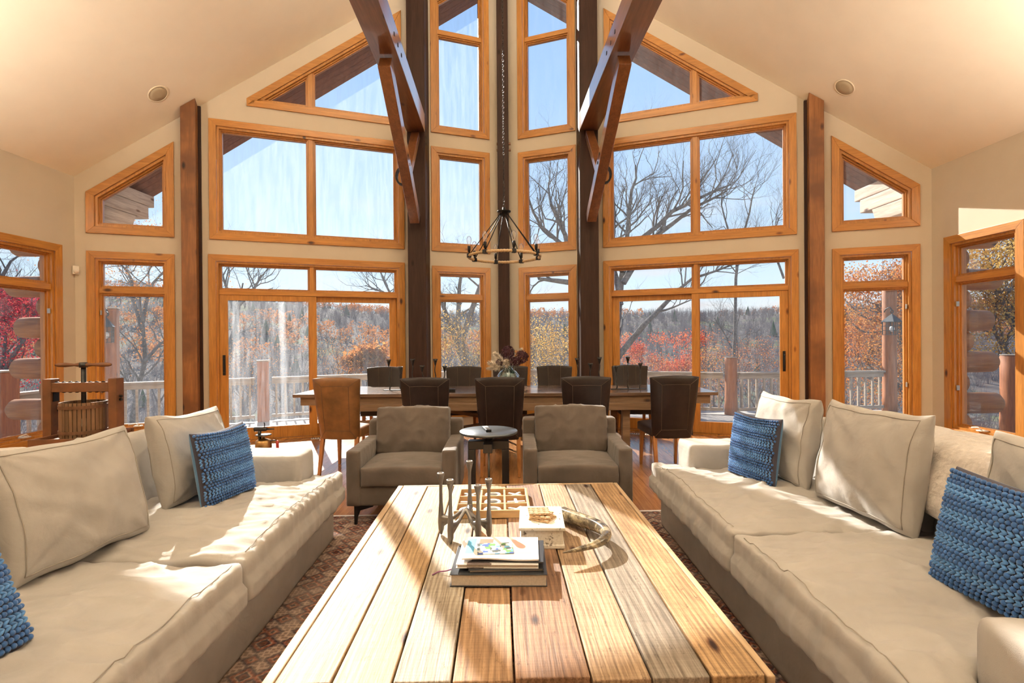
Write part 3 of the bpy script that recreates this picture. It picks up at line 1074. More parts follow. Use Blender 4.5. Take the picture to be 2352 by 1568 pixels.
lg.new(cg, bg.inputs['Base Color']); setp(bg, Roughness=1.0, Specular_IOR_Level=.1)
NX, NY = 70, 64
gv, gf = [], []
for j in range(NY + 1):
    y = 7.5 + 520 * (j / NY) ** 2.0
    for i in range(NX + 1):
        a = -1.55 + 3.1 * i / NX
        x = a * (y + 22)
        gv.append((x, y, ground(x, y) if y > 9.0 else -2.7))
for j in range(NY):
    for i in range(NX):
        k = j * (NX + 1) + i
        gf.append((k, k + 1, k + NX + 2, k + NX + 1))
hill = MB().add(gv, gf).build('hillside', mg, smooth=True)
structure(hill, 'leaf strewn valley and wooded hillside outside')

def leafmat(name, cols, trans=.45):
    m, n, l, b = new_mat(name)
    v = coords(n, l, rnd=False)
    f = ntex(n, l, v, 1.3, 2)
    f2 = ntex(n, l, v, 9.0, 1)
    mx = n.new('ShaderNodeMath'); mx.operation = 'MULTIPLY_ADD'
    l.new(f2, mx.inputs[0]); mx.inputs[1].default_value = .6
    sb = n.new('ShaderNodeMath'); sb.operation = 'MULTIPLY'
    l.new(f, sb.inputs[0]); sb.inputs[1].default_value = .5
    l.new(sb.outputs[0], mx.inputs[2])
    c = ramp(n, l, mx.outputs[0], [(.36 + .30 * i / (len(cols) - 1), q) for i, q in enumerate(cols)])
    out = n['Material Output']
    df = n.new('ShaderNodeBsdfDiffuse'); tl = n.new('ShaderNodeBsdfTranslucent')
    l.new(c, df.inputs['Color']); l.new(c, tl.inputs['Color'])
    ms = n.new('ShaderNodeMixShader'); ms.inputs[0].default_value = trans
    l.new(df.outputs[0], ms.inputs[1]); l.new(tl.outputs[0], ms.inputs[2])
    n.remove(b)
    l.new(ms.outputs[0], out.inputs['Surface'])
    return m
M['bark'] = plain('bark', (.15, .135, .125), .95, noise_amt=.45, nscale=14, bmp=.5)
M['twig'] = plain('twig_bark', (.19, .165, .155), .95, noise_amt=.2, nscale=4)
M['leaf_red'] = leafmat('red_leaves', [(.45, .05, .035), (.62, .12, .06), (.70, .25, .10)])
M['leaf_crimson'] = leafmat('crimson_leaves', [(.30, .02, .035), (.52, .05, .07), (.62, .14, .10)])
M['leaf_orange'] = leafmat('orange_leaves', [(.42, .11, .045), (.56, .21, .06), (.62, .34, .11)])
M['leaf_yellow'] = leafmat('yellow_leaves', [(.45, .22, .06), (.58, .34, .08), (.64, .46, .18)])
M['leaf_rust'] = leafmat('rust_leaves', [(.24, .07, .04), (.36, .13, .07), (.44, .22, .12)])
M['hill_orange'] = leafmat('hill_orange_leaves', [(.42, .13, .055), (.60, .24, .09), (.66, .34, .15)], .25)
M['hill_green'] = leafmat('hill_pine_needles', [(.04, .075, .05), (.06, .11, .07), (.10, .15, .08)], .1)
M['hill_bare'] = leafmat('hill_bare_twigs', [(.078, .076, .090), (.110, .104, .120), (.155, .138, .145)], .3)

# the wooded slope: too many trees to count
RH = random.Random(3)
bare, orng, pine_ = MB(), MB(), MB()
def crown_leaves(mb, c, r, h, rng):
    for k in range(46):
        d = Vec((rng.gauss(0, 1), rng.gauss(0, 1), rng.gauss(.2, 1))).normalized() * rng.uniform(.55, 1.0)
        p = Vec((c[0] + d.x * r, c[1] + d.y * r, c[2] + d.z * h * .5))
        a_ = Vec((rng.gauss(0, 1), rng.gauss(0, 1), rng.gauss(0, 1))).normalized() * r * rng.uniform(.14, .26)
        b_ = a_.cross(Vec((rng.gauss(0, 1), rng.gauss(0, 1), rng.gauss(0, 1)))).normalized() * r * rng.uniform(.10, .22)
        k0 = len(mb.v)
        mb.v += [tuple(p - a_), tuple(p + b_), tuple(p + a_ * .8 + b_ * .3), tuple(p - b_)]
        mb.f.append((k0, k0 + 1, k0 + 2, k0 + 3))
for _ in range(9000):
    y = 48 + 392 * RH.random() ** .8
    a = RH.uniform(-1.35, 1.35)
    x = a * y
    z = ground(x, y)
    hh = RH.uniform(4.5, 8.5) * (.55 + .45 * min(1, y / 200))
    clump = noise.noise(Vec((x * .012 + 3, y * .012, 7)))
    crest = max(0, (y - 300) / 140)
    pr = RH.random()
    if clump + crest * .3 + (-.12 if a > -.2 else .05) > .12 and pr < .42:
        crown_leaves(orng, (x, y, z + hh * .5), hh * .34, hh * .75, RH)
    elif pr > .988:
        k0 = len(pine_.v)
        for i in range(6):
            t = 2 * PI * i / 6
            pine_.v.append((x + hh * .26 * math.cos(t), y + hh * .26 * math.sin(t), z + .3))
        pine_.v.append((x, y, z + hh * .95))
        for i in range(6):
            pine_.f.append((k0 + i, k0 + (i + 1) % 6, k0 + 6))
    else:
        for k in range(12):                   # a bare crown: thin upright limbs, each with two twigs
            t = RH.uniform(0, 2 * PI)
            sp = hh * RH.uniform(.05, .38)
            wd = max(.03, hh * .0065)
            tx, ty = x + sp * math.cos(t), y + sp * math.sin(t)
            bx_, by_ = x + .25 * sp * math.cos(t), y + .25 * sp * math.sin(t)
            zt_ = z + hh * RH.uniform(.55, 1.05) * (1 - (sp / hh) * .7)
            k0 = len(bare.v)
            bare.v += [(bx_ - wd, by_, z), (bx_ + wd, by_, z), (tx + wd * .4, ty, zt_), (tx - wd * .4, ty, zt_)]
            bare.f.append((k0, k0 + 1, k0 + 2, k0 + 3))
            for q in (RH.uniform(.35, .6), RH.uniform(.6, .85)):
                mx_, my_, mz_ = bx_ + (tx - bx_) * q, by_ + (ty - by_) * q, z + (zt_ - z) * q
                dx, dz = RH.uniform(-.22, .22) * hh, RH.uniform(.08, .22) * hh
                k0 = len(bare.v)
                bare.v += [(mx_, my_, mz_ - wd), (mx_, my_, mz_ + wd), (mx_ + dx, my_, mz_ + dz + wd * .8), (mx_ + dx, my_, mz_ + dz)]
                bare.f.append((k0, k0 + 1, k0 + 2, k0 + 3))
for mb, m, nm, lb in ((bare, 'hill_bare', 'bare_forest', 'grey leafless forest covering the far hillside'),
                      (orng, 'hill_orange', 'autumn_forest', 'orange autumn tree crowns scattered over the far hillside'),
                      (pine_, 'hill_green', 'pine_forest', 'dark green pines dotted over the far hillside')):
    o = link(nm, bpy.data.meshes.new(nm), m)
    o.data.from_pydata(mb.v, [], mb.f)
    tag(o, lb, 'forest', kind='stuff')

# single trees -----------------------------------------------------------------
def at(x, y, Y):                                  # a point Y metres in front of the camera
    return Vec((.147 + (x - 1180.8) / F_PX * Y, Y, 1.39 + (780.4 - y - .0074 * (x - 1176)) / F_PX * Y))
def grow(mb, p, d, r, ln, depth, rng, tips, spread=.7, upb=.12, kids=(3, 4), wig=.25):
    n = 4 if depth > 1 else 3
    pts, rad = [p], [r]
    q, dd = p.copy(), d.normalized()
    for i in range(n):
        dd = (dd + Vec((rng.gauss(0, wig), rng.gauss(0, wig), rng.gauss(0, wig) + upb))).normalized()
        q = q + dd * (ln / n)
        pts.append(q.copy()); rad.append(r * (1 - .55 * (i + 1) / n))
    mb.tube(pts, rad, 6 if depth > 2 else (4 if depth > 1 else 3), cap=False)
    if depth <= 1: tips.append((pts[-1], dd))
    if depth == 0: return
    for k in range(rng.randint(*kids)):
        t = rng.uniform(.25, 1)
        i = min(n - 1, int(t * n)); f = t * n - i
        o = pts[i].lerp(pts[i + 1], min(1, f))
        rnd = Vec((rng.gauss(0, 1), rng.gauss(0, 1), rng.gauss(0, 1)))
        nd = (dd + (rnd - dd * rnd.dot(dd)).normalized() * spread * rng.uniform(.7, 1.3)).normalized()
        grow(mb, o, nd, rad[min(n, i + 1)] * rng.uniform(.5, .72), ln * rng.uniform(.55, .8), depth - 1, rng, tips, spread, upb, kids, wig)
def limb(mb, pts, r0, r1, rng, tips, depth, nk, klen, **kw):
    n = len(pts)
    rad = [r0 + (r1 - r0) * i / (n - 1) for i in range(n)]
    mb.tube(pts, rad, 10, cap=False)
    for k in range(nk):
        t = rng.uniform(.30, 1) * (n - 1)
        i = min(n - 2, int(t)); f = t - i
        o = Vec(pts[i]).lerp(Vec(pts[i + 1]), f)
        d = (Vec(pts[i + 1]) - Vec(pts[i])).normalized()
        rnd = Vec((rng.gauss(0, 1), rng.gauss(0, 1), rng.gauss(.3, .7)))
        nd = (d * .7 + (rnd - d * rnd.dot(d)).normalized() * .8).normalized()
        rr = (rad[i] * (1 - f) + rad[i + 1] * f) * .5
        grow(mb, o, nd, rr, klen * rng.uniform(.7, 1.2), depth, rng, tips, **kw)
def leaves(tips, rng, per, size, spread):
    mb = MB()
    for p, d in tips:
        for k in range(per):
            c = p + Vec((rng.gauss(0, spread), rng.gauss(0, spread), rng.gauss(0, spread * .8)))
            a = Vec((rng.gauss(0, 1), rng.gauss(0, 1), rng.gauss(0, 1))).normalized()
            b = a.cross(Vec((rng.gauss(0, 1), rng.gauss(0, 1), rng.gauss(0, 1)))).normalized()
            s1 = size * rng.uniform(.6, 1.3)
            k0 = len(mb.v)
            mb.v += [tuple(c - a * s1), tuple(c + b * s1 * .7), tuple(c + a * s1), tuple(c - b * s1 * .7)]
            mb.f.append((k0, k0 + 1, k0 + 2, k0 + 3))
    return mb
def rawlink(name, mb, mat, par, **tags):
    me = bpy.data.meshes.new(name)
    me.from_pydata(mb.v, [], mb.f)
    return link(name, me, mat, par, **tags)
def tree(name, label, cat, Y, limbs, seed, depth=3, nk=8, klen=1.6, leafm=None, per=3, size=.08, spread=.25, group=None, r=(.16, .04), bark='bark', leaf_top=99, **kw):
    rng = random.Random(seed)
    mb, tips = MB(), []
    base = at(*limbs[0][0], Y)
    gz = ground(base.x, base.y)
    par = thing(name, label, cat, (base.x, base.y, gz), group=group)
    for li, lp in enumerate(limbs):
        pts = [at(*q, Y + rng.uniform(-.4, .4) * (i > 0)) for i, q in enumerate(lp)]
        if li == 0:
            pts = [Vec((pts[0].x, pts[0].y, gz - .2))] + pts
        pts = [q - Vec((base.x, base.y, gz)) for q in pts]
        # soften corners
        fine = [pts[0]]
        for a, b in zip(pts, pts[1:]):
            fine += [a.lerp(b, .5) + Vec((rng.gauss(0, .03), rng.gauss(0, .03), 0)), b]
        limb(mb, fine, r[0] if li == 0 else r[0] * .62, r[1], rng, tips, depth, nk, klen, **kw)
    rawlink('branches', mb, bark, par)
    if leafm:
        tips = [q for q in tips if q[0].z + gz < leaf_top]
        rawlink('foliage', leaves(tips, rng, per, size, spread), leafm, par)
    return par
tree('bare_tree', 'large leafless tree spreading behind the right upper window', 'tree', 14.5,
     [[(1400, 980), (1410, 800), (1428, 640), (1442, 540), (1452, 440), (1462, 380)],
      [(1430, 625), (1475, 548), (1545, 486), (1620, 450), (1680, 425)],
      [(1432, 650), (1500, 548), (1590, 480), (1670, 440)],
      [(1403, 840), (1480, 745), (1535, 690), (1590, 640), (1690, 605)],
      [(1425, 700), (1405, 600), (1412, 480), (1405, 390)]], 11, 3, 14, 1.25, r=(.15, .022), upb=.2, spread=.5, kids=(3, 5))
tree('bare_tree', 'slender leafless tree at the right end of the right upper window', 'tree', 19,
     [[(1680, 900), (1690, 640), (1702, 560), (1722, 490), (1735, 430)], [(1692, 620), (1690, 560), (1665, 500), (1660, 440)], [(1800, 640), (1770, 560), (1790, 500)]], 12, 3, 9, 1.5, r=(.075, .02), upb=.16, spread=.6)
tree('bare_tree', 'leafless tree filling the middle window right of the prow post', 'tree', 16,
     [[(1330, 900), (1318, 640), (1290, 560), (1245, 520), (1215, 450)], [(1318, 640), (1300, 540), (1268, 470), (1262, 420)], [(1320, 650), (1240, 640), (1195, 520)]], 13, 3, 9, 1.4, r=(.15, .025), upb=.16, spread=.6)
tree('oak_tree', 'bare limbed oak with yellow lower leaves behind the window left of the prow post', 'tree', 16,
     [[(1085, 960), (1070, 840), (1052, 740), (1056, 660), (1060, 610)], [(1072, 850), (1040, 760), (1010, 680), (1004, 610)], [(1062, 780), (1092, 690), (1110, 640), (1085, 610)]], 14, 3, 8, .95,
     'leaf_yellow', 7, .027, .24, r=(.17, .03), upb=.06, leaf_top=1.9)
tree('oak_shrub', 'yellow leaved scrub oak below the window left of the prow post', 'tree', 14.5,
     [[(1040, 1000), (1035, 900), (1030, 840)], [(1080, 960), (1085, 880), (1075, 800)]], 15, 3, 7, .9, 'leaf_yellow', 6, .024, .2, r=(.05, .015))
tree('oak_shrub', 'yellow leaved scrub oak below the window right of the prow post', 'tree', 15,
     [[(1250, 1000), (1255, 900), (1250, 840)], [(1290, 980), (1300, 880), (1295, 800)], [(1200, 990), (1210, 880), (1225, 820)]], 16, 3, 6, .9, 'leaf_yellow', 5, .024, .22, r=(.05, .015))
tree('bare_tree', 'leafless round crowned tree behind the left sliding door transom', 'tree', 24,
     [[(515, 900), (530, 780), (548, 700), (558, 650)], [(548, 700), (585, 660), (600, 630)], [(540, 720), (520, 660), (512, 630)]], 17, 3, 8, 1.9, r=(.16, .03), spread=.6)
tree('bare_tree', 'leafless tree with orange tinged twigs outside the left corner window', 'tree', 15,
     [[(300, 960), (330, 830), (325, 730), (320, 680)], [(328, 830), (365, 790), (400, 770)], [(325, 760), (300, 640), (270, 600)], [(326, 740), (350, 650), (390, 610)]], 18, 3, 8, 1.3, 'leaf_orange', 2, .022, .2, r=(.09, .02))
tree('bare_tree', 'leafless tree reaching into the right end of the left transom', 'tree', 22,
     [[(930, 900), (920, 760), (905, 690), (885, 650), (870, 610)], [(905, 690), (880, 670), (840, 655)]], 19, 3, 8, 1.3, r=(.12, .02))
tree('maple_tree', 'crimson leaved maple outside the left side window', 'tree', 11.5,
     [[(-20, 1000), (0, 860), (10, 760)], [(0, 860), (50, 780), (60, 700)], [(0, 860), (-40, 760), (-60, 700)]], 20, 3, 10, 1.0, 'leaf_crimson', 13, .026, .22, r=(.08, .025), leaf_top=2.5)
tree('bare_tree', 'leafless tree above the crimson maple at far left', 'tree', 15,
     [[(-60, 900), (-30, 700), (10, 620), (50, 580)], [(-30, 700), (-40, 620), (-20, 560)]], 26, 3, 9, 1.3, r=(.10, .02))
tree('maple_tree', 'tall orange maple outside the right corner window', 'tree', 14,
     [[(2110, 1050), (2090, 880), (2060, 760), (2030, 660)], [(2095, 900), (2010, 860), (1985, 820)], [(2090, 880), (2150, 760), (2160, 640)], [(2080, 820), (2030, 740), (2010, 700)]], 21, 3, 11, 1.15,
     'leaf_orange', 13, .029, .22, r=(.12, .025), leaf_top=3.3)
tree('maple_tree', 'golden maple filling the right side window', 'tree', 12.5,
     [[(2380, 1060), (2370, 880), (2350, 760), (2330, 640), (2320, 560)], [(2370, 880), (2300, 800), (2270, 720)], [(2365, 850), (2420, 760), (2440, 640)], [(2368, 800), (2280, 660), (2260, 590)]], 22, 3, 11, 1.1,
     'leaf_yellow', 11, .029, .24, r=(.12, .025))
tree('maple_tree', 'bright red maple behind the left pane of the right sliding door', 'tree', 24,
     [[(1530, 1000), (1525, 900), (1520, 840), (1518, 800)], [(1525, 900), (1570, 840), (1590, 800)], [(1525, 900), (1480, 840), (1455, 810)]], 23, 3, 8, .5, 'leaf_red', 7, .034, .18, r=(.07, .02), bark='twig')
tree('maple_tree', 'rust red bushy maple behind the right pane of the right sliding door', 'tree', 28,
     [[(1660, 1000), (1665, 900), (1660, 830)], [(1665, 900), (1720, 850), (1740, 820)], [(1665, 900), (1630, 850), (1625, 810)]], 24, 3, 8, .85, 'leaf_rust', 3, .035, .30, r=(.07, .02), bark='twig')
tree('bare_tree', 'thin leafless tree against the hill in the right pane of the right sliding door', 'tree', 30,
     [[(1700, 960), (1695, 830), (1690, 760), (1700, 720)], [(1696, 830), (1660, 760), (1640, 730)]], 25, 3, 9, 1.6, r=(.10, .02))
tree('maple_tree', 'lone orange tree in the valley seen through the left sliding door', 'tree', 80,
     [[(842, 870), (842, 845), (842, 828)], [(842, 850), (826, 836)], [(842, 850), (860, 838)]], 27, 2, 9, 1.6, 'leaf_orange', 9, .28, .55, r=(.2, .08))
SHL = ['below the left sliding door, left edge', 'below the left sliding door, behind the square post', 'below the left sliding door, right of the square post', 'behind the left end of the dining table', 'behind the second candle stand', 'below the left corner window', 'below the right sliding door, far left', 'below the right sliding door behind the back row chair', 'below the right sliding door, left of the door stile', 'below the right sliding door, right of the door stile', 'just right of the round log deck post', 'below the right sliding door handle', 'below the right corner window, behind the maple', 'below the right corner window, near the railing']
SHR = [(560, 930, 17), (640, 920, 20), (690, 940, 16), (780, 900, 22), (860, 910, 24), (360, 930, 17), (1440, 930, 19), (1490, 960, 16), (1580, 940, 17), (1640, 960, 16), (1740, 950, 18), (1790, 940, 20), (1940, 960, 18), (1980, 990, 15)]
for k, (px, py, Y) in enumerate(SHR):
    tree('bare_shrub', 'leafless shrub on the slope ' + SHL[k], 'shrub', Y,
         [[(px, py + 60), (px + R.randint(-8, 8), py - 10), (px + R.randint(-15, 15), py - 70)], [(px, py), (px + R.randint(15, 40), py - 60)], [(px, py), (px - R.randint(15, 40), py - 60)]],
         40 + k, 3, 6, .9, 'leaf_orange' if k % 3 == 0 else ('leaf_rust' if k % 3 == 1 and k > 5 else None), 2, .02, .25, group='leafless shrubs below the deck', r=(.05, .015), bark='twig')

# ================================================================== furniture
M['sofa'] = fabric('sofa_canvas', (.40, .372, .34), .9, 700, .38, .15)
M['sofa_seam'] = plain('sofa_stitching', (.34, .305, .26), .9)
M['velvet'] = fabric('taupe_velvet', (.115, .089, .072), .75, 500, .4, .3, .22, 5)
M['knit'] = plain('blue_yarn', (.038, .125, .34), .9, noise_amt=.25, nscale=60, sheen=.3)
M['knit_light'] = plain('light_blue_yarn', (.085, .235, .52), .9, noise_amt=.2, nscale=60, sheen=.3)
M['knit_base'] = plain('dark_backing_cloth', (.06, .055, .075), .95)
M['blue_cloth'] = fabric('blue_cotton', (.085, .20, .36), .85, 600, .25)
M['fur'] = fabric('cream_fleece', (.55, .49, .44), .95, 120, .35, .8, .12, 40)
M['leather'] = plain('dark_brown_leather', (.020, .0125, .011), .36, noise_amt=.35, nscale=9, bmp=.12, spec=.35)
M['leather_glare'] = plain('glare_tan_leather', (.17, .075, .024), .42, noise_amt=.35, nscale=7, bmp=.12)  # tan colour paints the window reflection onto dark leather
M['stitch'] = plain('leather_stitch', (.11, .07, .05), .7)
M['chair_leg'] = wood('chair_leg_wood', (.30, .115, .03), (.45, .19, .055), 'Z', .4, knots=False, coat=.2)
M['dining'] = wood('dining_wood', (.10, .058, .036), (.20, .125, .08), 'X', .22, coat=.3, var=.12)
M['dining_leg'] = wood('dining_leg_wood', (.15, .085, .045), (.26, .16, .09), 'X', .55, var=.1)
M['dark_table'] = plain('dark_stained_wood', (.028, .022, .02), .35)
M['slate'] = plain('dull_metal_top', (.16, .18, .20), .28, .7, noise_amt=.15)
M['pewter'] = plain('pewter', (.20, .19, .18), .38, .85, noise_amt=.15, nscale=12)
M['brass'] = plain('aged_brass', (.42, .24, .09), .35, .9, noise_amt=.4, nscale=22)
M['red_handle'] = plain('red_handle', (.42, .045, .035), .4)
M['rope'] = plain('jute_rope', (.50, .34, .18), .95, noise_amt=.3, nscale=90, bmp=.6)
M['tray'] = wood('tray_wood', (.50, .30, .13), (.66, .44, .22), 'X', .5, knots=False)
M['tray_floor'] = wood('tray_floor_wood', (.34, .14, .05), (.45, .20, .08), 'X', .5, knots=False)
M['piece'] = plain('game_piece_white', (.72, .73, .74), .35, .3)
M['cork'] = plain('cork', (.52, .34, .19), .9, noise_amt=.35, nscale=120)
M['paper'] = plain('paper', (.80, .78, .76), .6)
M['pages'] = plain('book_pages', (.55, .49, .42), .8, noise_amt=.12, nscale=150)
M['book_cover'] = plain('dark_book_cover', (.035, .037, .042), .35)
M['burl'] = plain('press_wood', (.16, .062, .022), .6, noise_amt=.3, nscale=8, var=.12)
M['stave'] = wood('stave_wood', (.13, .065, .030), (.27, .155, .075), 'Z', .65, knots=False, var=.2)
M['rust'] = plain('rusty_band', (.17, .085, .045), .6, .4, noise_amt=.3, nscale=20)

# --- rug
mr_, nr_, lr_, br_ = new_mat('persian_rug')
v = coords(nr_, lr_, rnd=False)
vo = nr_.new('ShaderNodeTexVoronoi'); vo.distance = 'MANHATTAN'; vo.inputs['Scale'].default_value = 9; vo.inputs['Randomness'].default_value = .35
lr_.new(v, vo.inputs['Vector'])
vo2 = nr_.new('ShaderNodeTexVoronoi'); vo2.distance = 'CHEBYCHEV'; vo2.inputs['Scale'].default_value = 48; vo2.inputs['Randomness'].default_value = .5
lr_.new(v, vo2.inputs['Vector'])
c1 = ramp(nr_, lr_, vo.outputs['Distance'], [(.16, (.16, .055, .04)), (.30, (.06, .055, .07)), (.36, (.36, .25, .19)), (.44, (.33, .115, .07)), (.62, (.07, .06, .075)), (.80, (.40, .30, .24))])
c2 = ramp(nr_, lr_, vo2.outputs['Distance'], [(.25, (.55, .5, .5)), (.5, (1.25, 1.2, 1.15))])
c1 = mixc(nr_, lr_, .9, c1, c2, 'MULTIPLY')
fz = ntex(nr_, lr_, v, 4, 4)
c1 = mixc(nr_, lr_, ramp(nr_, lr_, fz, [(.4, (0, 0, 0)), (.7, (.45, .45, .45))]), c1, (.42, .33, .27))
lr_.new(c1, br_.inputs['Base Color']); setp(br_, Roughness=.95, Specular_IOR_Level=.1)
bump(nr_, lr_, br_, ntex(nr_, lr_, v, 300, 2), .4, .004)
rug = thing('rug', 'worn red and navy patterned rug under the coffee table and sofas', 'rug', (.1, 2.0, .0008), .03)
MB().box(-2.0, 2.05, -2.2, 2.06, 0, .005).build('pile', mr_, rug, bevel=.003)
MB().box(-2.0, 2.05, 2.06, 2.085, 0, .005).build('fringe', 'paper', rug)

# --- coffee table
CT = thing('coffee_table', 'large low coffee table of reclaimed planks in mixed wood tones', 'table', (.128, 2.45, .0065), .028)
cols = [((.36, .26, .165), (.54, .42, .285)), ((.37, .24, .12), (.55, .385, .21)), ((.29, .24, .18), (.44, .385, .31)), ((.31, .185, .10), (.48, .31, .18)),
        ((.16, .085, .05), (.37, .22, .13)), ((.28, .185, .11), (.50, .355, .225)), ((.20, .17, .135), (.36, .31, .255)), ((.33, .205, .10), (.54, .36, .195))]
fr_ = [.0245, .136, .254, .368, .490, .640, .758, .873, .982]
TW, TL_, TZ = 1.48, 2.0, .41
for i in range(8):
    m = rough_plank('plank_wood', cols[i][0], cols[i][1], i, 1.0 + .3 * (i % 3))
    x0, x1 = (-.5 + fr_[i]) * TW + .003, (-.5 + fr_[i + 1]) * TW - .003
    dz = [0, -.002, .001, -.004, .002, -.002, 0, .001][i]
    MB().box(x0, x1, -TL_ / 2 + R.uniform(0, .012), TL_ / 2 - .03, TZ - .045, TZ + dz).build('plank', m, CT, bevel=.004)
edge = wood('edge_board_wood', (.34, .22, .12), (.52, .37, .22), 'Y', .65, var=.05)
for x0, x1 in ((-.5 * TW, (-.5 + fr_[0]) * TW - .002), ((-.5 + fr_[8]) * TW + .002, .5 * TW)):
    MB().box(x0, x1, -TL_ / 2, TL_ / 2, TZ - .09, TZ - .002).build('edge_board', edge, CT, bevel=.004)
MB().box((-.5 + fr_[0]) * TW, (-.5 + fr_[8]) * TW, TL_ / 2 - .027, TL_ / 2, TZ - .09, TZ - .001).build('edge_board', edge, CT, bevel=.004)
dk = wood('apron_wood', (.10, .05, .028), (.20, .11, .06), 'X', .7)
for sy in (-1, 1):
    MB().box(-.66, .66, sy * .88 - .02, sy * .88 + .02, TZ - .16, TZ - .046).build('apron', dk, CT, bevel=.003)
for sx in (-1, 1):
    MB().box(sx * .64 - .02, sx * .64 + .02, -.86, .86, TZ - .16, TZ - .046).build('apron', dk, CT, bevel=.003)
    for sy in (-1, 1):
        MB().box(sx * .62 - .05, sx * .62 + .05, sy * .84 - .05, sy * .84 + .05, 0, TZ - .05).build('leg', dk, CT, bevel=.006)
TT = TZ + .0085                                    # height of the table top

# --- sofas
def sofa(s, xf, y0, y1, seam, rz, label):
    """s: side of the room (-1 left); xf: front of the base; y0..y1 along the room"""
    par = thing('sofa', label, 'sofa', (s * (xf + .6), (y0 + y1) / 2, .0065), rz)
    ox, oy = s * (xf + .6), (y0 + y1) / 2
    L = lambda d: s * (xf + d) - ox                 # d metres behind the front
    def bx(mb, d0, d1, ya, yb, z0, z1):
        a, b = sorted((L(d0), L(d1)))
        return mb.box(a, b, ya - oy, yb - oy, z0, z1)
    def put(nm, mb, vox, disp, it=5, mat='sofa'):
        return link(nm, soft(mb, vox, disp, it), mat, par, smooth=True)
    arm = .29
    put('base', bx(MB(), 0, 1.28, y0 + .02, y1 - .02, 0, .285), .035, wrinkle(2.6, .012, (1, .6, .3), 3, .3), 3)
    put('backrest', bx(MB(), 1.04, 1.30, y0 + .01, y1 - .01, .2, .80), .03, wrinkle(3, .014, seed=4, ridge=.3), 5)
    for ya, yb in ((y0, y0 + arm), (y1 - arm, y1)):
        put('arm', bx(MB(), .14, 1.28, ya, yb, 0, .64), .022, wrinkle(4, .010, seed=ya, ridge=.4), 5)
    z0, z1 = .28, .465
    def crown(cx, cy, hx, hy, seed):
        w1 = wrinkle(2.6, .028, (.9, .9, .2), seed, .45)
        w2 = wrinkle(4.5, .016, (.45, 1.3, .2), seed + 2, .8)
        xe = L(-.075)
        def f(co, nn):
            a = max(0, 1 - ((co.x - cx) / hx) ** 2) * max(0, 1 - ((co.y - cy) / hy) ** 2)
            k = .35 + .65 * max(0, nn.z)
            base = co.copy()
            co = base + (w1(base, nn) - base) * k + (w2(base, nn) - base) * k
            # puckers that run back from the front seam, and sideways from the end seams
            df = abs(base.x - xe)
            co += nn * .011 * math.exp(-df / .13) * noise.noise(Vec((base.x * 3, base.y * 15, seed))) * (nn.z > .2 or abs(nn.x) > .5)
            de = hy - abs(base.y - cy)
            co += nn * .012 * math.exp(-max(0, de) / .16) * noise.noise(Vec((base.x * 13, base.y * 2.5, seed + 4))) * (nn.z > .2)
            if nn.z > 0: co.z += .045 * a ** .6
            elif abs(nn.x) > .5: co.x += nn.x * .02
            return co
        return f
    for i, (ya, yb, ear) in enumerate(((y0, seam, 'lo'), (seam, y1, 'hi'))):
        ia, ib = (ya + arm - .01, yb) if ear == 'lo' else (ya, yb - arm + .01)
        fa, fb = (ya + .06, yb) if ear == 'lo' else (ya, yb - .06)
        ia2, ib2, fa2, fb2 = ia + .008, ib - .008, fa + .008, fb - .008
        if ear == 'lo':
            P = [(-.075, fa2), (-.075, fb2), (1.03, ib2), (1.03, ia2), (.135, ia2), (.135, fa2)]
        else:
            P = [(-.075, fa2), (-.075, fb2), (.135, fb2), (.135, ib2), (1.03, ib2), (1.03, ia2)]
        P = [(L(d), y - oy) for d, y in P]
        mb = MB()
        n = len(P)
        mb.add([(x, y, z0) for x, y in P] + [(x, y, z1) for x, y in P], [tuple(range(n)), tuple(range(2 * n - 1, n - 1, -1))] + [(k, k + n, (k + 1) % n + n, (k + 1) % n) for k in range(n)])
        cu = put('seat_cushion', mb, .0145, crown(L(.42), (ia + ib) / 2 - oy, .62, (ib - ia) / 2 + .06, 10 * i + (s > 0) * 5), 11)
        # double stitching along the front edge
        dgm = cu.data
        pts = []
        for k in range(40):
            yy = fa2 + .05 + (fb2 - fa2 - .1) * k / 39 - oy
            cand = [v.co for v in dgm.vertices if abs(v.co.y - yy) < .02 and abs(v.co.x - L(-.035)) < .03 and v.co.z > z1 - .05]
            if cand:
                c = max(cand, key=lambda q: q.z)
                pts.append(Vec((L(-.045), yy, c.z - .001)))
        if len(pts) > 4:
            MB().tube(pts, .002, 5).build('stitching', 'sofa_seam', cu, smooth=True)
    zc = [(y0 + arm + .02, seam - .01), (seam + .01, y1 - arm - .02)]
    for i, (ya, yb) in enumerate(zc):
        mb = MB()
        a, b = L(.84), L(1.09)
        t = L(.92), L(1.13)
        q = [(a, .46), (b, .44), (t[1], .83), (t[0], .84)]
        mb.add([(x, y - oy, z) for y in (ya, yb) for x, z in q], [(0, 1, 2, 3), (7, 6, 5, 4), (0, 4, 5, 1), (1, 5, 6, 2), (2, 6, 7, 3), (3, 7, 4, 0)])
        def bd(co, nn, ya=ya, yb=yb, i=i):
            w = wrinkle(5, .022, (.5, .8, .8), 30 + i + s, .6)(co, nn)
            cy = (ya + yb) / 2 - oy
            k = max(0, 1 - ((co.y - cy) / ((yb - ya) / 2)) ** 2)
            return w + nn * .05 * k * (1 if abs(nn.x) > .4 else .3)
        put('back_cushion', mb, .022, bd, 7)
    return par
sofa(-1, 1.045, .42, 3.56, 2.08, .05, 'beige slipcovered sofa on the left with sun on its seat cushions')
sofa(1, 1.225, 1.08, 3.83, 2.36, 0, 'beige slipcovered sofa on the right with a fleece throw over its back')

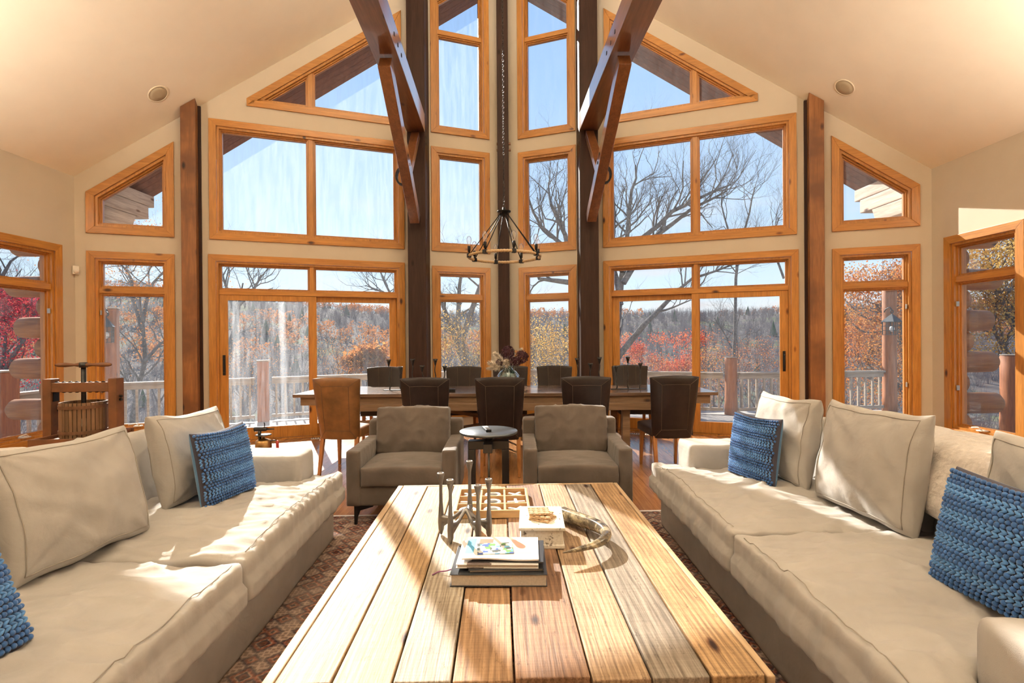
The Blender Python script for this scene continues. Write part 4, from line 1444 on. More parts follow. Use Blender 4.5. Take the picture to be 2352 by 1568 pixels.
# fleece throws over the sofa backs
def throw(s, xf, ya, yb, prof, label, seed):
    par = thing('throw_blanket', label, 'blanket', (s * (xf + 1.1), (ya + yb) / 2, .86))
    nu, nv = 46, 60
    P = [Vec((d, z)) for d, z in prof]
    acc = [0]
    for a, b in zip(P, P[1:]): acc.append(acc[-1] + (b - a).length)
    rows = []
    for i in range(nu + 1):
        t = acc[-1] * i / nu
        k = max(j for j in range(len(acc)) if acc[j] <= t + 1e-9)
        k = min(k, len(P) - 2)
        q = P[k].lerp(P[k + 1], (t - acc[k]) / (acc[k + 1] - acc[k]))
        nrm = Vec((-(P[k + 1] - P[k]).y, (P[k + 1] - P[k]).x)).normalized()
        rows.append((q, nrm))
    mb = MB()
    for sheet in (0, 1):
        for i, (q, nrm) in enumerate(rows):
            for j in range(nv + 1):
                y = ya + (yb - ya) * j / nv
                e = min(1, min(i, nu - i) / 3, min(j, nv - j) / 3)
                h = .010 * noise.noise(Vec((i * .12, j * .16, seed))) + .003 * noise.noise(Vec((i * .7, j * .7, seed)))
                th = (.024 * e ** .5 + .004 if sheet else 0) + .012
                wob = .03 * noise.noise(Vec((j * .12, seed, 0))) * (1 - i / nu)
                d = q.x + nrm.x * (th + h * sheet)
                z = q.y + nrm.y * (th + h * sheet) + wob
                mb.v.append((s * (xf + d) - s * (xf + 1.1), y - (ya + yb) / 2 + .02 * noise.noise(Vec((i * .15, 3, seed))), z - .86))
    K = (nu + 1) * (nv + 1)
    for i in range(nu):
        for j in range(nv):
            a = i * (nv + 1) + j
            mb.f.append((a, a + 1, a + nv + 2, a + nv + 1))
            mb.f.append((K + a, K + a + nv + 1, K + a + nv + 2, K + a + 1))
    for i in range(nu):
        for j in (0, nv):
            a = i * (nv + 1) + j
            mb.f.append((a, a + nv + 1, K + a + nv + 1, K + a))
    for j in range(nv):
        for i in (0, nu):
            a = i * (nv + 1) + j
            mb.f.append((a, a + 1, K + a + 1, K + a))
    me = mb.mesh('fleece', merge=False)
    link('fleece', me, 'fur', par, smooth=True)
throw(1, 1.197, 1.35, 2.95, [(.79, .60), (.815, .72), (.875, .868), (.97, .89), (1.15, .885), (1.30, .85), (1.335, .70), (1.335, .50)], 'cream fleece throw draped over the back of the right sofa', 2)
throw(-1, 1.02, 1.15, 2.30, [(.86, .80), (.89, .875), (.99, .895), (1.15, .885), (1.30, .85), (1.335, .70), (1.335, .55)], 'grey cream fleece throw on the back of the left sofa', 5)

# --- pillows
def pillow(label, loc, rz, w, h, t, lean, seed, knit=False, tilt=0, mats=None):
    """local x: width, z: height, front towards -y"""
    par = thing('throw_pillow', label, 'pillow', loc, 0)
    par.rotation_euler = (-lean, tilt, rz)
    N = 46
    def pt(u, v, side):
        px = .045
        x = w / 2 * u * (1 - px * (1 - v * v) ** 1.0)
        z = h / 2 + h / 2 * v * (1 - px * (1 - u * u))
        e = max(0, (1 - u * u) * (1 - v * v))
        y = t / 2 * e ** .38
        if not knit:
            q = Vec((u * 1.9 + seed, v * 1.9, side * 3.0 + seed))
            wr = noise.noise(q) * .5 + (1 - abs(noise.noise(Vec((u * 2.6 + v * 1.4, v * 1.2 - u * .4 + seed, seed)))) * 2) * .35
            y += .032 * wr * e ** .25 * (1.2 - e * .4)
            for cu_, cv_ in ((-1, 1), (1, 1), (-1, -1), (1, -1)):      # folds that fan out from the corners
                du, dv = u - cu_, v - cv_
                rr = math.hypot(du, dv)
                an = math.atan2(dv, du)
                y += .016 * math.exp(-(rr - .25) ** 2 / .28) * noise.noise(Vec((an * 3.4, seed * 2.0 + cu_ + side, cv_))) * e ** .3
            z += .012 * noise.noise(Vec((u * 2, seed, v))) * (abs(v) ** 3)
        z -= .012 * (1 - abs(u)) * (v > .5) * (v - .5) * 2
        return Vec((x, -y if side else y, z))
    def sheet(side):
        mb = MB()
        for i in range(N + 1):
            for j in range(N + 1):
                u = math.sin((i / N - .5) * PI); v = math.sin((j / N - .5) * PI)
                mb.v.append(tuple(pt(u, v, side)))
        for i in range(N):
            for j in range(N):
                a = i * (N + 1) + j
                f = (a, a + 1, a + N + 2, a + N + 1)
                mb.f.append(f if side == 0 else tuple(reversed(f)))
        return mb
    if not knit:
        mb = sheet(0); b = sheet(1)
        mb.add(b.v, b.f)
        me = mb.mesh('cover', merge=True)
        link('cover', me, 'sofa', par, smooth=True)
        for side in (0, 1):
            pts = []
            for k in range(81):
                a = k / 80 * 4
                e_ = .90
                e0, f0 = int(a) % 4, a - int(a)
                q = -e_ + 2 * e_ * f0
                u, v = [(q, -e_), (e_, q), (-q, e_), (-e_, -q)][e0]
                p = pt(u, v, side)
                pts.append(p + Vec((0, -.002 if side else .002, 0)))
            MB().tube(pts, .0022, 5).build('stitching', 'sofa_seam', par, smooth=True)
        return par
    link('front_panel', sheet(1).mesh(), 'knit_base', par, smooth=True)
    link('back_panel', sheet(0).mesh(), 'blue_cloth', par, smooth=True)
    bob, brd = MB(), MB()
    rows = []
    pattern = 'bbbccbbbccbbbccbbbccbbb'
    hh = [1.0 if q == 'b' else 1.15 for q in pattern]
    tot = sum(hh)
    acc = 0
    r_b = w / 25 / 2 * .98
    for q, k in zip(pattern, hh):
        v = -.95 + 1.9 * (acc + k / 2) / tot
        acc += k
        n = 25 if q == 'b' else 22
        for i in range(n):
            u = -.955 + 1.91 * (i + .5 * (len(rows) % 2) * (q == 'b')) / (n - .5)
            u = min(.955, u)
            p = pt(u, v, 1)
            nn = (pt(min(u + .02, .99), v, 1) - pt(max(u - .02, -.99), v, 1)).cross(pt(u, min(v + .02, .99), 1) - pt(u, max(v - .02, -.99), 1)).normalized()
            if nn.y > 0: nn = -nn
            if q == 'b':
                bob.ball(p + nn * r_b * .7, r_b * R.uniform(.88, 1.05), n=7, m=5)
            else:
                for sg in (-1, 1):
                    mt = Matrix.Rotation(sg * .55, 3, 'Y')
                    brd.ball(p + nn * r_b * .55 + Vec((0, 0, sg * h / tot * .24)), r_b, 1.45, .75, .55, 7, 5, mat=mt)
        rows.append(q)
    bob.build('knit_bobbles', 'knit', par, smooth=True, kind='stuff')
    brd.build('knit_braids', 'knit_light', par, smooth=True, kind='stuff')
    return par
ST = .505
FL = PI / 2          # front towards +x
FRR = -PI / 2        # front towards -x
pillow('large beige canvas pillow nearest the camera on the left sofa', (-1.62, 2.10, ST), FL - .12, .60, .51, .21, .26, 1)
pillow('beige canvas pillow behind the blue one on the left sofa', (-1.66, 2.92, ST), FL - .10, .54, .50, .20, .22, 2, tilt=.02)
pillow('blue knitted pillow beside the far arm of the left sofa', (-1.46, 2.86, ST), FL - .16, .41, .41, .13, .18, 3, knit=True)
pillow('blue knitted pillow at the near left edge of the left sofa', (-1.30, 1.27, ST), FL - .05, .46, .44, .15, .42, 4, knit=True)
pillow('beige canvas pillow at the far end of the right sofa', (1.80, 3.21, ST), FRR + .10, .56, .53, .20, .16, 5)
pillow('blue knitted pillow at the far end of the right sofa', (1.62, 3.18, ST), FRR + .25, .40, .41, .13, .14, 6, knit=True)
pillow('large beige canvas pillow in the middle of the right sofa', (1.86, 2.53, ST), FRR + .10, .62, .55, .21, .17, 7)
pillow('beige canvas pillow behind the large blue one on the right sofa', (1.94, 1.66, ST + .01), FRR + .05, .58, .52, .2, .12, 8)
pillow('large blue knitted pillow by the near arm of the right sofa', (1.69, 1.62, ST), FRR + .05, .50, .42, .16, .22, 9, knit=True)

# --- armchairs
def armchair(loc, rz, label):
    par = thing('armchair', label, 'armchair', loc, rz)
    w, d = .82, .80                                  # front towards -y
    def put(nm, mb, vox, disp, it=4):
        return link(nm, soft(mb, vox, disp, it), 'velvet', par, smooth=True)
    ar = .105
    put('seat_frame', MB().box(-w / 2 + ar * .5, w / 2 - ar * .5, -d / 2 + .01, d / 2 - .02, .15, .30), .016, None, 2)
    for sx in (-1, 1):
        a, b = sorted((sx * (w / 2 - ar), sx * w / 2))
        put('arm', MB().box(a, b, -d / 2, d / 2 - .03, .15, .565), .014, wrinkle(6, .004, seed=sx), 3)
    put('backrest', MB().box(-w / 2, w / 2, d / 2 - .15, d / 2, .15, .70), .016, wrinkle(5, .004), 3)
    def cu(co, nn):
        k = max(0, 1 - (co.x / .31) ** 2) * max(0, 1 - ((co.y + .09) / .36) ** 2)
        c = wrinkle(4, .007, seed=2, ridge=.3)(co, nn)
        c.z += .03 * k ** .7 * (nn.z > 0)
        return c
    put('seat_cushion', MB().box(-w / 2 + ar + .004, w / 2 - ar - .004, -d / 2 - .015, d / 2 - .19, .30, .435), .015, cu, 6)
    mb = MB()
    q = [(.10, .44), (.26, .43), (.30, .80), (.16, .815)]
    mb.add([(x, y - .02, z) for x in (-.30, .30) for y, z in q], [(0, 1, 2, 3), (7, 6, 5, 4), (0, 4, 5, 1), (1, 5, 6, 2), (2, 6, 7, 3), (3, 7, 4, 0)])
    def bk(co, nn):
        k = max(0, 1 - (co.x / .31) ** 2) * max(0, 1 - ((co.z - .62) / .21) ** 2)
        c = wrinkle(5, .015, (1, 1, .7), 6, .75)(co, nn)
        return c + nn * .045 * k ** .6 * (abs(nn.y) > .4)
    put('back_cushion', mb, .014, bk, 7)
    for sx in (-1, 1):
        for sy in (-1, 1):
            x, y = sx * (w / 2 - .05), sy * (d / 2 - .05)
            mb = MB()
            # flat steel leg: a swept bracket that thins to the floor
            pr = [(0, .15), (-sx * .15, .15), (-sx * .14, .138), (-sx * .045, .11), (-sx * .024, .06), (-sx * .018, 0), (0, 0)]
            mb.prism([(x + a, b) for a, b in pr], y - .012, y + .012, lambda a, b, yy: (a, yy, b))
            mb.build('leg', 'black', par)
    return par
armchair((-.715, 4.20, .002), .02, 'taupe velvet armchair left of the small round table')
armchair((.625, 4.22, .002), -.01, 'taupe velvet armchair right of the small round table')

# --- round side table and remote
par = thing('side_table', 'small round metal topped side table between the armchairs', 'table', (-.06, 4.02, .001))
MB().lathe([(0, .655), (.22, .655), (.228, .660), (.230, .672), (.226, .676), (0, .676)], 48).build('table_top', 'slate', par, smooth=True, bevel=.002)
for a in (0,):
    mb = MB()
    mb.box(-.16, .16, -.045, .045, .535, .60)
    mb.box(-.16, -.105, -.045, .045, 0, .535)
    mb.box(.105, .16, -.045, .045, 0, .535)
    mb.build('arch_leg', 'dark_table', par, bevel=.004)
MB().box(-.035, .035, -.16, -.05, .53, .598).build('cross_arm', 'dark_table', par, bevel=.004)
MB().box(-.035, .035, .05, .16, .53, .598).build('cross_arm', 'dark_table', par, bevel=.004)
MB().tube([(0, 0, .60), (0, 0, .655)], .03, 14).build('column', 'pewter', par, smooth=True)
MB().tube([(0, 0, .05), (0, 0, .535)], .008, 10).build('rod', 'pewter', par, smooth=True)
par = thing('remote_control', 'silver and black remote control on the round side table', 'remote', (-.075, 4.03, .6785), .25)
MB().box(-.022, .022, -.085, .085, 0, .018).build('body', 'black', par, bevel=.004)
MB().box(-.018, .018, .015, .075, .018, .0195).build('keypad', 'white_plastic', par)
for k in range(3):
    MB().box(-.012, .012, -.07 + k * .025, -.055 + k * .025, .018, .0205).build('button', 'pewter', par)

# ================================================================== dining area
DT = thing('dining_table', 'very long dark brown dining table with plank top', 'table', (.03, 6.52, .001), -.01)
DL, DD = 5.02, 1.04
for i in range(6):
    y0 = -DD / 2 + i * DD / 6
    MB().box(-DL / 2, DL / 2, y0 + .001, y0 + DD / 6 - .001, .722, .76).build('plank', 'dining', DT, bevel=.003)
for sy in (-1, 1):
    y = sy * (DD / 2 - .05)
    MB().box(-DL / 2 + .08, DL / 2 - .08, y - .016, y + .016, .625, .72).build('apron', 'dining_leg', DT, bevel=.003)
    MB().box(-1.75, 1.75, y - .05, y - .018, .555, .64).build('lower_apron', 'dining_leg', DT, bevel=.003)
for sx in (-1, 1):
    x = sx * (DL / 2 - .095)
    MB().box(x - .015, x + .015, -DD / 2 + .07, DD / 2 - .07, .625, .72).build('apron', 'dining_leg', DT, bevel=.003)
    for sy in (-1, 1):
        MB().box(sx * 1.45 - .045, sx * 1.45 + .045, sy * .40 - .045, sy * .40 + .045, 0, .62).build('leg', 'dining_leg', DT, bevel=.005)
    MB().box(sx * 1.45 - .03, sx * 1.45 + .03, -.355, .355, .08, .15).build('stretcher', 'dining_leg', DT, bevel=.004)
MB().bar((-1.40, -.02, .12), (1.40, -.02, .60), .05, .07, (0, 1, 0)).build('cross_brace', 'dining_leg', DT, bevel=.004)
MB().bar((-1.40, .04, .60), (1.40, .04, .12), .05, .07, (0, 1, 0)).build('cross_brace', 'dining_leg', DT, bevel=.004)

def chair(loc, rz, label, mat):
    par = thing('dining_chair', label, 'chair', loc, rz, 'leather dining chairs')
    NU, NV = 14, 18
    def bp(u, v, side):                              # side 1: the outer (rear) face
        wd = .205 + .05 * v ** .9
        lean = -.215 - .10 * v ** 1.4 - .02 * math.sin(v * PI)
        th = .06 * (1 - .35 * v)
        round_ = (1 - abs(u) ** 8) ** .5 * min(1, (1 - v) / .03 + .35)
        y = lean + .030 * u * u - (th * (.5 + .5 * round_) if side else -th * .0)
        return Vec((u * wd, y, .37 + .63 * v + .018 * (1 - u * u) * v))
    mb = MB()
    for side in (0, 1):
        for j in range(NV + 1):
            for i in range(NU + 1):
                mb.v.append(tuple(bp(-1 + 2 * i / NU, j / NV, side)))
    K = (NU + 1) * (NV + 1)
    for j in range(NV):
        for i in range(NU):
            a = j * (NU + 1) + i
            mb.f += [(a, a + 1, a + NU + 2, a + NU + 1), (K + a, K + a + NU + 1, K + a + NU + 2, K + a + 1)]
    for j in range(NV):
        for i in (0, NU):
            a = j * (NU + 1) + i
            mb.f.append((a, K + a, K + a + NU + 1, a + NU + 1))
    for i in range(NU):
        for j in (0, NV):
            a = j * (NU + 1) + i
            mb.f.append((a, a + 1, K + a + 1, K + a))
    bk = mb.build('backrest', mat, par, smooth=True, bevel=.006)
    def seam(pts, side):
        mb = MB().tube([bp(u, v, side) + Vec((0, -.0015 if side else .0015, 0)) for u, v in pts], .0018, 5)
        mb.build('stitching', 'stitch', bk, smooth=True)
    ln = lambda a, b: [(a[0] + (b[0] - a[0]) * t / 8, a[1] + (b[1] - a[1]) * t / 8) for t in range(9)]
    cs = [(-.62, .14), (.62, .14), (.58, .86), (-.58, .86)]
    co = [(-.93, .02), (.93, .02), (.93, .975), (-.93, .975)]
    for i in range(4):
        seam(ln(cs[i], cs[(i + 1) % 4]), 1)
        seam(ln(cs[i], co[i]), 1)
    for u in (-.36, .36):
        seam(ln((u, .22), (u, .99)), 0)
    link('seat', soft(MB().box(-.225, .225, -.22, .24, .385, .475), .014, lambda c, n_: c + Vec((0, 0, .018 * max(0, 1 - (c.x / .24) ** 2) * (n_.z > .3))), 3), mat, par, smooth=True)
    for sx in (-1, 1):
        MB().bar((sx * .19, .19, .39), (sx * .195, .205, 0), .042, .042, (0, 1, 0), .68).build('leg', 'chair_leg', par, bevel=.003)
        MB().bar((sx * .185, -.215, .39), (sx * .19, -.30, 0), .042, .042, (1, 0, 0), .72).build('leg', 'chair_leg', par, bevel=.003)
    return par
proto = chair((-1.66, 5.53, .002), -.09, 'leather dining chair with window glare painted tan brown, leftmost on the near side of the table', 'leather_glare')
dark = chair((-.755, 5.46, .002), -.03, 'dark leather dining chair behind the left armchair, near side', 'leather')
for loc, rz, lb in (((.0, 5.44, .002), .0, 'dark leather dining chair behind the round side table, near side'),
                    ((.875, 5.46, .002), .0, 'dark leather dining chair behind the right armchair, near side'),
                    ((1.755, 5.47, .002), .06, 'dark leather dining chair at the right end, near side of the table'),
                    ((-1.69, 7.0, .002), PI + .06, 'dark leather dining chair at the far left, window side of the table'),
                    ((-.58, 7.02, .002), PI, 'dark leather dining chair left of the vase, window side'),
                    ((.09, 7.05, .002), PI, 'dark leather dining chair straight behind the glass vase, window side'),
                    ((.71, 7.02, .002), PI - .04, 'dark leather dining chair right of the vase, window side'),
                    ((1.78, 7.0, .002), PI - .06, 'dark leather dining chair at the far right, window side of the table')):
    dup(dark, loc, rz, lb)

# --- iron candle stands on the dining table
def candle_stand(x, y, stems, label, rz):
    par = thing('candle_stand', label, 'candle holder', (x, y, .7615), rz, 'iron candle stands on the dining table')
    xs = [q[0] for q in stems]
    MB().box(min(xs) - .07, max(xs) + .07, -.03, .03, 0, .008).build('base_plate', 'iron', par, bevel=.002)
    for k, (sx, h) in enumerate(stems):
        pts = []
        for i in range(15):
            t = i / 14
            pts.append((sx + .008 * math.sin(t * 11 + k * 2) * (1 - t * .4), .004 * math.cos(t * 9 + k), .006 + t * (h - .075)))
        st = MB().tube(pts, [.0085 - .002 * i / 14 for i in range(15)], 7).build('stem', 'iron', par, smooth=True)
        e = pts[-1]
        MB().lathe([(.005, -.006), (.010, .012), (.022, .06), (.033, .085), (.031, .085), (.019, .058), (0, .04)], 16, e).build('cup', 'iron', st, smooth=True)
candle_stand(-1.30, 6.46, [(-.14, .375), (0, .285), (.155, .38)], 'iron candle stand with wavy stems at the left end of the table', 0)
candle_stand(-.86, 6.42, [(-.15, .30), (.01, .38), (.125, .29)], 'iron candle stand with wavy stems left of the vase', 0)
candle_stand(1.10, 6.46, [(-.15, .375), (.01, .31), (.125, .385)], 'iron candle stand with wavy stems right of the vase', 0)
candle_stand(1.57, 6.40, [(-.14, .28), (0, .39), (.155, .31)], 'iron candle stand with wavy stems at the right end of the table', 0)
par = thing('small_box', 'small dark box lying on the dining table left of the centre chair', 'box', (-.62, 6.22, .7615), .1)
MB().box(-.045, .045, -.03, .03, 0, .028).build('body', 'black', par, bevel=.003)
MB().box(-.046, .046, -.031, .031, .028, .036).build('lid', 'black', par, bevel=.002)

# --- vase of dried flowers
mv, nv_, lv, bv = new_mat('aqua_glass')
nv_.remove(bv)
a1 = nv_.new('ShaderNodeBsdfTransparent'); a1.inputs['Color'].default_value = (.72, .88, .90, 1)
a2 = nv_.new('ShaderNodeBsdfGlossy'); a2.inputs['Roughness'].default_value = .03
lw = nv_.new('ShaderNodeLayerWeight'); lw.inputs['Blend'].default_value = .35
mx = nv_.new('ShaderNodeMixShader')
lv.new(lw.outputs['Facing'], mx.inputs[0]); lv.new(a1.outputs[0], mx.inputs[1]); lv.new(a2.outputs[0], mx.inputs[2])
lv.new(mx.outputs[0], nv_['Material Output'].inputs['Surface'])
M['aqua'] = mv
M['hydrangea'] = plain('dried_hydrangea', (.070, .022, .032), .9, noise_amt=.5, nscale=40)
M['pampas'] = plain('pampas_plume', (.72, .62, .50), .95, noise_amt=.15, nscale=50, sheen=.4)
M['dry_leaf'] = plain('dry_disc_leaf', (.34, .17, .07), .8)
M['stem'] = plain('dry_stem', (.16, .12, .06), .9)
VX, VY = .07, 6.38
vase = thing('vase', 'round aqua glass vase on the dining table', 'vase', (VX, VY, .7615))
MB().lathe([(0, 0), (.07, .002), (.12, .04), (.150, .11), (.142, .18), (.10, .235), (.062, .262), (.055, .29), (.060, .305), (.054, .305), (.048, .285), (.055, .262), (.094, .232), (.135, .178), (.143, .11), (.114, .045), (.06, .010), (0, .008)], 40).build('glass_body', 'aqua', vase, smooth=True)
bq = thing('dried_flowers', 'bunch of dried purple hydrangeas and cream pampas plumes in the vase', 'flowers', (VX, VY, .775))
RF = random.Random(5)
def floret(c, r, nm):
    c = Vec(c)
    mb = MB()
    for k in range(130):
        d = Vec((RF.gauss(0, 1), RF.gauss(0, 1), RF.gauss(.15, 1))).normalized()
        p = c + d * r * RF.uniform(.72, 1.0)
        a = d.cross(Vec((RF.gauss(0, 1), RF.gauss(0, 1), RF.gauss(0, 1)))).normalized()
        b = d.cross(a)
        q = r * .24
        for t in range(4):
            x = a * math.cos(t * PI / 2) + b * math.sin(t * PI / 2)
            y = a * math.cos(t * PI / 2 + .6) + b * math.sin(t * PI / 2 + .6)
            k0 = len(mb.v)
            mb.v += [tuple(p), tuple(p + x * q + d * .006), tuple(p + (x + y) * q * .75 + d * .004), tuple(p + y * q)]
            mb.f.append((k0, k0 + 1, k0 + 2, k0 + 3))
    h = rawlink(nm, mb, 'hydrangea', bq)
    MB().tube([(0, 0, .03), c * .5 + Vec((0, 0, .06)), c], .0035, 6).build('stem', 'stem', h)
for c, r in (((.0, .0, .46), .082), ((.17, -.02, .40), .085), ((.06, -.05, .35), .055), ((-.11, .02, .33), .045), ((.11, -.06, .34), .05)):
    floret(c, r, 'hydrangea_head')
def plume(tip, root, r, nm='pampas_plume'):
    tip, root = Vec(tip), Vec(root)
    mb = MB()
    d = (tip - root)
    for k in range(800):
        t = RF.random() ** .8
        o = root + d * (.25 + .75 * t)
        side = Vec((RF.gauss(0, 1), RF.gauss(0, 1), RF.gauss(0, 1))).normalized()
        ln = r * (1.2 - t * .7) * RF.uniform(.6, 1.2)
        e = o + (side * .8 + d.normalized() * .6 + Vec((0, 0, -.25))).normalized() * ln
        w = Vec((RF.gauss(0, 1), RF.gauss(0, 1), RF.gauss(0, 1))).normalized() * .0045
        k0 = len(mb.v)
        mb.v += [tuple(o - w), tuple(o + w), tuple(e)]
        mb.f.append((k0, k0 + 1, k0 + 2))
    h = rawlink(nm, mb, 'pampas', bq)
    MB().tube([(0, 0, .03), root * .6, root, tip], .003, 5).build('stem', 'stem', h)
plume((-.24, .0, .33), (-.04, 0, .27), .075)
plume((-.17, .04, .45), (-.03, .01, .29), .075)
plume((-.26, -.03, .26), (-.08, -.03, .28), .05)
plume((-.02, -.09, .36), (0, -.04, .27), .06)
plume((.17, .06, .50), (.03, .03, .32), .06)
mb = MB()
for px_, py_, pz_ in ((.10, -.03, .47), (.115, -.03, .435), (.125, -.03, .46), (.19, .0, .475), (.10, -.04, .42)):
    mt = Matrix.Translation((px_, py_, pz_)) @ Matrix.Rotation(1.35, 4, 'X')
    mb = MB().lathe([(0, -.001), (.019, -.001), (.02, 0), (.019, .001), (0, .001)], 14, mat=mt)
    mb.build('disc_leaf', 'dry_leaf', bq)

# --- chandelier
ch = thing('chandelier', 'rope wrapped ring chandelier with eight bare bulbs hanging on a chain', 'chandelier', (.03, 6.5, 2.45))
RR = .455
mb = MB()
n, k = 220, 8
for i in range(n):
    a = 2 * PI * i / n
    rr = .0165 + .0022 * math.sin(i * PI / 1.5)
    for j in range(k):
        t = 2 * PI * j / k
        mb.v.append(((RR + rr * math.cos(t)) * math.cos(a), (RR + rr * math.cos(t)) * math.sin(a), rr * 1.1 * math.sin(t)))
for i in range(n):
    for j in range(k):
        i2 = (i + 1) % n
        mb.f.append((i * k + j, i2 * k + j, i2 * k + (j + 1) % k, i * k + (j + 1) % k))
mb.build('rope_ring', 'rope', ch, smooth=True)
mbulb, nb2, lb2, bb2 = new_mat('clear_bulb_glass')
nb2.remove(bb2)
b1 = nb2.new('ShaderNodeBsdfTransparent'); b2 = nb2.new('ShaderNodeBsdfGlossy'); b2.inputs['Roughness'].default_value = .02
lw2 = nb2.new('ShaderNodeLayerWeight'); lw2.inputs['Blend'].default_value = .45
mx2 = nb2.new('ShaderNodeMixShader')
lb2.new(lw2.outputs['Facing'], mx2.inputs[0]); lb2.new(b1.outputs[0], mx2.inputs[1]); lb2.new(b2.outputs[0], mx2.inputs[2])
lb2.new(mx2.outputs[0], nb2['Material Output'].inputs['Surface'])
M['bulb'] = mbulb
HUB = .57
for i in range(8):
    a = 2 * PI * (i + .35) / 8
    ca, sa = math.cos(a), math.sin(a)
    P = Vec((RR * ca, RR * sa, 0))
    mt = Matrix.Translation(P) @ Matrix.Rotation(a, 4, 'Z')
    ho = MB().box(-.026, .026, -.024, .024, -.024, .024, mt).build('clamp', 'black', ch, bevel=.003)
    MB().lathe([(.008, .02), (.008, .045), (.018, .047), (.019, .115), (.014, .118), (0, .118)], 14, P).build('socket', 'black', ch, smooth=True)
    bl = MB().lathe([(.012, .112), (.016, .125), (.022, .15), (.030, .185), (.031, .205), (.024, .228), (.010, .243), (0, .246)], 16, P).build('bulb', 'bulb', ch, smooth=True)
    MB().tube([P + Vec((0, 0, .118)), P + Vec((.004, 0, .15)), P + Vec((-.004, 0, .19)), P + Vec((.003, 0, .215))], .0018, 5).build('filament', 'rope', bl)
    MB().tube([P + Vec((-.01 * ca, -.01 * sa, .02)), Vec((.045 * ca, .045 * sa, HUB - .02))], .0058, 7).build('rod', 'black', ch, smooth=True)
MB().lathe([(0, -.075), (.012, -.06), (.035, -.045), (.05, -.01), (.085, .0), (.088, .012), (.02, .022), (.018, .06), (0, .062)], 28, (0, 0, HUB)).build('hub', 'black', ch, smooth=True)
lk = MB()
z = HUB + .06
i = 0
while z < ceil_z(.03) - 2.45 - .09:
    mt = Matrix.Translation((0, 0, z + .022)) @ Matrix.Rotation(PI / 2 * (i % 2) + .3, 4, 'Z') @ Matrix.Rotation(PI / 2, 4, 'X') @ Matrix.Diagonal((.62, 1, 1, 1))
    lk.torus(.020, .0032, 12, 5, mt)
    z += .033
    i += 1
lk.build('chain', 'iron', ch, smooth=True)
MB().lathe([(0, -.012), (.05, -.01), (.055, .0), (.03, .035), (0, .045)], 20, (0, 0, z + .02)).build('canopy', 'black', ch, smooth=True)

# ================================================================== small things
# --- candelabrum
def px_tab(x, y): return Vec((x - 0, y - 0, 0))
CA = thing('candelabrum', 'grey pewter candelabrum of five joined stems on the coffee table', 'candelabrum', (-.10, 2.53, TT))
stems = [((-.125, .015), .300), ((-.062, -.11), .300), ((.005, .18), .320), ((.068, -.09), .268), ((.118, -.045), .285)]
mb = MB()
hub = Vec((.0, .0, .135))
for (x, y), h in stems:
    b = Vec((x, y, 0))
    top_ = Vec((x * 1.0, y * 1.0, h))
    ts = [0, .03, .10, .22, .35, .55, .75, .86, .92, .96, 1.0]
    rs = [.003, .008, .0145, .016, .014, .0095, .0085, .009, .0135, .017, .016]
    mb.tube([b.lerp(top_, t) for t in ts], rs, 12)
    # swept web from the stem to the hub
    o = Vec((x, y, .085)); q = Vec((x, y, .03))
    mid = Vec((x * .45, y * .45, .092))
    mb.tube([o, o.lerp(mid, .6) + Vec((0, 0, -.008)), mid, hub], [.018, .014, .010, .009], 10)
    mb.tube([q + Vec((0, 0, .02)), Vec((x * .85, y * .85, .06)), mid], [.013, .012, .009], 8)
me = soft(mb, .0036, None, 4)
link('body', me, 'pewter', CA, smooth=True)
for (x, y), h in stems:
    c = MB().lathe([(.012, -.012), (.0185, -.004), (.019, .006), (.0165, .010), (.011, .010), (.0105, -.012), (0, -.014)], 20, (x, y, h)).build('cup', 'pewter', CA, smooth=True)
    MB().lathe([(0, .0), (.0102, .0), (.0102, .001), (0, .001)], 14, (x, y, h)).build('socket_hole', 'black', c)

# --- noughts and crosses tray
TR_ = (.015, 2.985)
tray = thing('game_tray', 'wooden noughts and crosses tray near the far end of the coffee table', 'game', (TR_[0], TR_[1], TT), .03)
S_ = .21
MB().box(-S_ + .01, S_ - .01, -S_ + .01, S_ - .01, 0, .010).build('tray_floor', 'tray_floor', tray)
for s in (-1, 1):
    a, b = sorted((s * S_, s * (S_ - .014)))
    MB().box(a, b, -S_, S_, 0, .042).build('side', 'tray', tray, bevel=.002)
    MB().box(-S_ + .014, S_ - .014, a, b, 0, .042).build('side', 'tray', tray, bevel=.002)
    q = s * S_ * .333
    MB().box(q - .006, q + .006, -S_ + .014, S_ - .014, .010, .038).build('divider', 'tray', tray, bevel=.001)
    MB().box(-S_ + .014, S_ - .014, q - .0055, q + .0055, .010, .0375).build('divider', 'tray', tray, bevel=.001)
rows = [('XOX', 'far'), ('XOX', 'middle'), ('OOX', 'near')]
cn = ['left', 'middle', 'right']
for r_, (row, rn) in enumerate(rows):
    for c_2, t in enumerate(row):
        x, y = (c_2 - 1) * S_ * .655, (1 - r_) * S_ * .655
        p = Vec((TR_[0] + x - .03 * y, TR_[1] + y + .03 * x, TT + .0105))
        o = thing('game_piece', 'white %s game piece in the %s row, %s compartment of the tray' % ('cross' if t == 'X' else 'ring', rn, cn[c_2]), 'game piece', p, [.0, .7, .1][r_] + .1 * c_2, 'white game pieces in the tray')
        if t == 'X':
            for a in (PI / 4, -PI / 4):
                MB().box(-.052, .052, -.0085, .0085, 0 if a > 0 else .0, .016 if a > 0 else .0155, Matrix.Rotation(a, 4, 'Z')).build('bar', 'piece', o, bevel=.002)
        else:
            ri = MB()
            ri.lathe([(.032, 0), (.049, 0), (.050, .003), (.050, .013), (.048, .016), (.033, .016), (.031, .013), (.031, .003), (.032, 0)], 36)
            ri.build('ring', 'piece', o, smooth=True)

